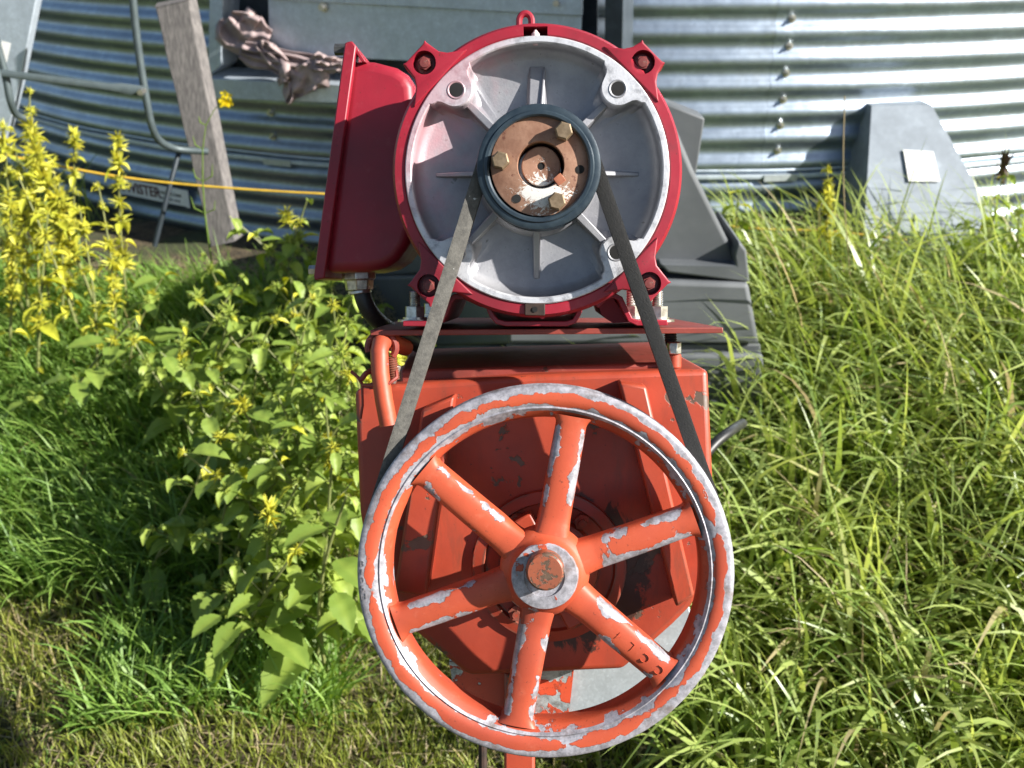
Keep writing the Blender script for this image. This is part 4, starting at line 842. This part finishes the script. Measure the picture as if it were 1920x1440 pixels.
LY = [leaf_mesh('leaf', .060, .030, WEEDY, .6, .3, .12, .3), leaf_mesh('leaf', .045, .024, WEEDY, 1.0, .4, .1, .8), leaf_mesh('leaf', .03, .014, WEEDY, .5, .4, .1, .6)]
WH = [whorl_mesh('flower_whorl', .021, BUD), whorl_mesh('flower_whorl', .016, BUD, 28), whorl_mesh('flower_whorl', .026, BUD, 44, tall=1.3)]
WG = [whorl_mesh('flower_whorl', .019, BUDG, 50), whorl_mesh('flower_whorl', .015, BUDG, 40), whorl_mesh('flower_whorl', .022, BUDG, 60, tall=1.2)]
WS = [whorl_mesh('seed_head', .028, SEED, 50, tall=2.2)]
def put(me, name, parent, loc, quat, s):
    o = bpy.data.objects.new(name, me); col.objects.link(o); o.parent = parent; o.location = loc; o.rotation_mode = 'QUATERNION'; o.rotation_quaternion = quat; o.scale = (s, s, s); return o
def weed(px, py, y, label, cat='weed', kind='green', size=1.0, lean=None, group=None, name='weed_plant', top=True, droop=.0):
    T = wy(px, py, y); lean = random.uniform(-.12, .12) if lean is None else lean
    bx, by = T.x - lean, T.y + random.uniform(-.05, .08); bzv = gz(bx, by) - .005; h = T.z - bzv
    if h < .05: h = .05
    root = tag(empty(name, (bx, by, bzv)), label, cat, group); N = 12; P = []
    T = T - Vector((bx, by, bzv)); amp = random.uniform(-.03, .03)
    for i in range(N + 1):
        f = i / N; P.append(Vector((T.x * f ** 1.4 + amp * math.sin(f * 3.14), T.y * f, T.z * (f - droop * f * f) / (1 - droop))))
    m = MB(); m.tube(P, [.0042 * size * (1 - .6 * i / N) for i in range(N + 1)], 6)
    st_ = m.build('stem', STEM, None); st_.parent = root; st_.location = (0, 0, 0); a = st_.data.attributes.new('tint', 'FLOAT', 'POINT'); a.data.foreach_set('value', [random.uniform(.2, .6)] * len(st_.data.vertices))
    sp = .052 * size if kind != 'yellow' else .045 * size; nn = max(3, int(h / sp)); L_ = LY if kind == 'yellow' else LG; rot0 = random.uniform(0, 3)
    for q in range(1, nn + 1):
        f = .12 + .88 * q / nn; s_ = f * N; i = min(int(s_), N - 1); p_ = P[i].lerp(P[i + 1], s_ - i); az_ = rot0 + q * math.pi / 2
        sz = size * (1.15 - .55 * f) * (1 if kind != 'yellow' else .75) * (1.0 if f > .25 else .7)
        for s2 in (0, math.pi):
            if random.random() < .08: continue
            me = random.choice(L_ if not (kind == 'green' and f > .85 and random.random() < .4) else LY)
            qd = Matrix.Rotation(az_ + s2 + random.uniform(-.35, .35), 4, 'Z') @ Matrix.Rotation(random.uniform(-.45, .55) + .1, 4, 'Y') @ Matrix.Rotation(random.uniform(-.3, .3), 4, 'X')
            put(me, 'leaf', root, p_, qd.to_quaternion(), sz * random.choice((.65, .85, 1, 1.15, 1.35)))
        if (kind == 'yellow' and f > .35) or (kind == 'green' and f > .72 and random.random() < .75):
            put(random.choice(WH if kind == 'yellow' or random.random() < .35 else WG), 'flower_whorl', root, p_, Matrix.Rotation(random.uniform(0, 6), 4, 'Z').to_quaternion(), size * random.uniform(.55, .9) * (1.35 if kind == 'yellow' else 1.1))
        # side shoots with little leaves
        if kind == 'green' and .15 < f < .85 and random.random() < .8:
            an = az_ + math.pi / 2 + random.choice((0, math.pi)); tip = p_ + Vector((math.cos(an) * .055, math.sin(an) * .055, .05)) * size
            mm = MB(); mm.tube([p_, p_.lerp(tip, .5) + Vector((0, 0, -.004)), tip], [.002, .0018, .0015], 5); so2 = mm.build('side_shoot', STEM, None); so2.parent = root; so2.location = (0, 0, 0)
            a = so2.data.attributes.new('tint', 'FLOAT', 'POINT'); a.data.foreach_set('value', [.4] * len(so2.data.vertices))
            for s2 in range(3): put(random.choice(L_), 'leaf', root, tip, (Matrix.Rotation(an + s2 * 2.1, 4, 'Z') @ Matrix.Rotation(random.uniform(-.3, .4), 4, 'Y')).to_quaternion(), sz * .7)
            put(random.choice(WG), 'flower_whorl', root, tip, Matrix.Rotation(an, 4, 'Z').to_quaternion(), size * .6)
    return root
G1 = 'green weeds crowding the left side of the mill'
spots = [(575, 378, 2.85), (538, 410, 2.9), (430, 405, 3.0), (480, 440, 2.85), (382, 478, 2.8), (620, 528, 2.35), (585, 560, 2.25), (545, 520, 2.5), (650, 610, 2.0), (685, 590, 1.95), (305, 520, 2.7), (262, 590, 2.5), (455, 520, 2.6), (515, 600, 2.25), (665, 690, 1.75), (405, 650, 2.35), (345, 690, 2.2), (565, 680, 2.05), (480, 700, 2.1), (610, 745, 1.9), (345, 850, 1.85), (385, 775, 2.0), (455, 765, 2.0), (540, 800, 1.9), (625, 840, 1.75), (440, 880, 1.85), (560, 905, 1.75), (500, 830, 1.85), (650, 930, 1.65), (600, 640, 2.15), (430, 590, 2.45), (250, 640, 2.4), (300, 660, 2.3), (370, 560, 2.5), (520, 540, 2.5), (400, 720, 2.1), (520, 740, 2.0), (640, 660, 1.95), (600, 820, 1.8), (410, 820, 1.95), (505, 960, 1.7), (590, 985, 1.65), (690, 720, 1.95), (630, 460, 2.7), (345, 610, 2.45)]
looks = {0: 'tall green weed whose yellow flowering top stands beside the red terminal box', 5: 'green weed with a large drooping leaf just below the red terminal box', 8: 'bushy green weed touching the left end of the motor plate', 20: 'green weed with bright yellow whorls at the lower left tip of the weed patch', 10: 'outermost green weed of the patch over the bright grass', 2: 'green weed before the foot of the leaning board', 28: 'shaded low weed close to the left rim of the spoked pulley', 14: 'leafy green weed right against the left side of the orange mill'}
ORD = ['first', 'second', 'third', 'fourth', 'fifth', 'sixth', 'seventh', 'eighth', 'ninth', 'tenth', 'eleventh', 'twelfth', 'thirteenth', 'fourteenth']
rest = sorted((i for i in range(len(spots)) if i not in looks), key=lambda i: spots[i][1]); rows = [rest[k:k + 9] for k in range(0, len(rest), 9)]; RN = ['highest row', 'second row down', 'third row down', 'fourth row down', 'lowest row', 'lowest row']
for r_i, rw_ in enumerate(rows):
    for k, i in enumerate(sorted(rw_, key=lambda i: spots[i][0])): looks[i] = 'green serrated-leaved weed, %s from the left in the %s of the weed patch' % (ORD[k], RN[r_i] if r_i < len(rows) - 1 else 'lowest row')
for i, (a, b, y) in enumerate(spots):
    weed(a, b, y, looks[i], group=G1, size=random.uniform(.95, 1.45), lean=random.uniform(-.3, .3))
ys_ = [(55, 172, 3.15, 'tallest yellow-flowered weed, its spike rising over the crossbar at top left'), (222, 268, 3.1, 'yellow weed whose two long leaves spread just above the sticker'), (8, 238, 3.1, 'yellow weed cut by the left border of the photo'), (140, 262, 3.3, 'smaller yellow weed between the tallest spike and the sticker'), (70, 300, 2.95, None), (185, 350, 2.9, None), (110, 340, 2.95, None), (34, 330, 2.9, None), (150, 395, 2.8, None), (20, 390, 2.8, None), (90, 400, 2.75, None), (62, 262, 3.0, None), (28, 282, 3.0, None), (100, 305, 3.0, None)]
lo_ = sorted(a for a, b, y, lb in ys_ if lb is None)
for a, b, y, lb in ys_: weed(a, b, y, lean=random.uniform(.02, .14) if a > 100 else None, label=lb or 'short yellow-green weed, %s from the left of the low ones in the sunlit clump' % ORD[lo_.index(a)], kind='yellow', size=random.uniform(1.35, 1.7), group='yellow weeds before the bin at left')
weed(1552, 318, 3.1, 'single yellowish weed standing alone left of the tapering metal box', kind='yellow', size=1.1)
weed(1385, 360, 3.15, 'green leafy weed between the black hopper and the bin wall', kind='green', size=.9, lean=.02)
for a, b, y, lb in ((1880, 330, 3.2, 'weed with brown seed head at the right edge before the bin'), (1910, 400, 3.0, 'darker leafy weed in the right corner beside the metal box'), (1855, 420, 3.1, 'low leafy weed at the foot of the metal box right side')):
    r_ = weed(a, b, y, lb, kind='green', size=1.3)
    if b == 330: put(WS[0], 'seed_head', r_, wy(a, b - 8, y) - r_.matrix_world.translation, Matrix.Identity(4).to_quaternion(), 1.2)
# wild mustard
T = wy(423, 186, 3.0); base = wy(392, 440, 3.0); base.z = gz(base.x, base.y)
mr = tag(empty('mustard_plant', base), 'thin wild mustard stalk with one yellow flower in front of the board', 'flower')
P = [wy(*p) - base for p in ((392, 450, 3.0), (384, 400, 3.0), (380, 340, 3.0), (380, 280, 3.0), (386, 235, 3.0), (402, 205, 3.0), (423, 186, 3.0))]; P[0] = Vector((0, 0, 0))
m = MB(); m.tube(P, [.0035, .003, .0026, .0022, .0018, .0014, .0012], 6)
for f, dx, dz in ((2, -.02, .03), (2, .03, .04), (3, -.02, .03), (1, -.03, .04), (1, .03, .03), (4, -.015, .02)): m.tube([P[f], P[f] + Vector((dx, 0, dz * .4)), P[f] + Vector((dx * 1.2, 0, dz * 1.3))], [.0015, .0025, .0008], 5)
s_ = m.build('stem', WEED, None); s_.parent = mr; s_.location = (0, 0, 0)
for k in range(7):
    m = MB(); c = T - base + Vector((random.uniform(-.012, .012), random.uniform(-.01, .01), random.uniform(-.015, .015))); a = random.uniform(0, 6)
    for j in range(4): an = a + j * math.pi / 2; d_ = Vector((math.cos(an), -.3, math.sin(an))); s2 = Vector((-math.sin(an), 0, math.cos(an))); m.add([c, c + d_ * .008 + s2 * .005, c + d_ * .013, c + d_ * .008 - s2 * .005], [(0, 1, 2, 3)])
    q = m.build('petal', PETAL, None); q.parent = mr; q.location = (0, 0, 0)
# tall dry stalk at right
wtube('dry_stalk', [(1597, 560, 2.9), (1590, 470, 2.9), (1583, 380, 2.9), (1581, 290, 2.9), (1584, 180, 2.9)], .0018, DRY, 'tall thin dry grass stalk standing up in front of the bin at right', 'grass stalk', n=5)
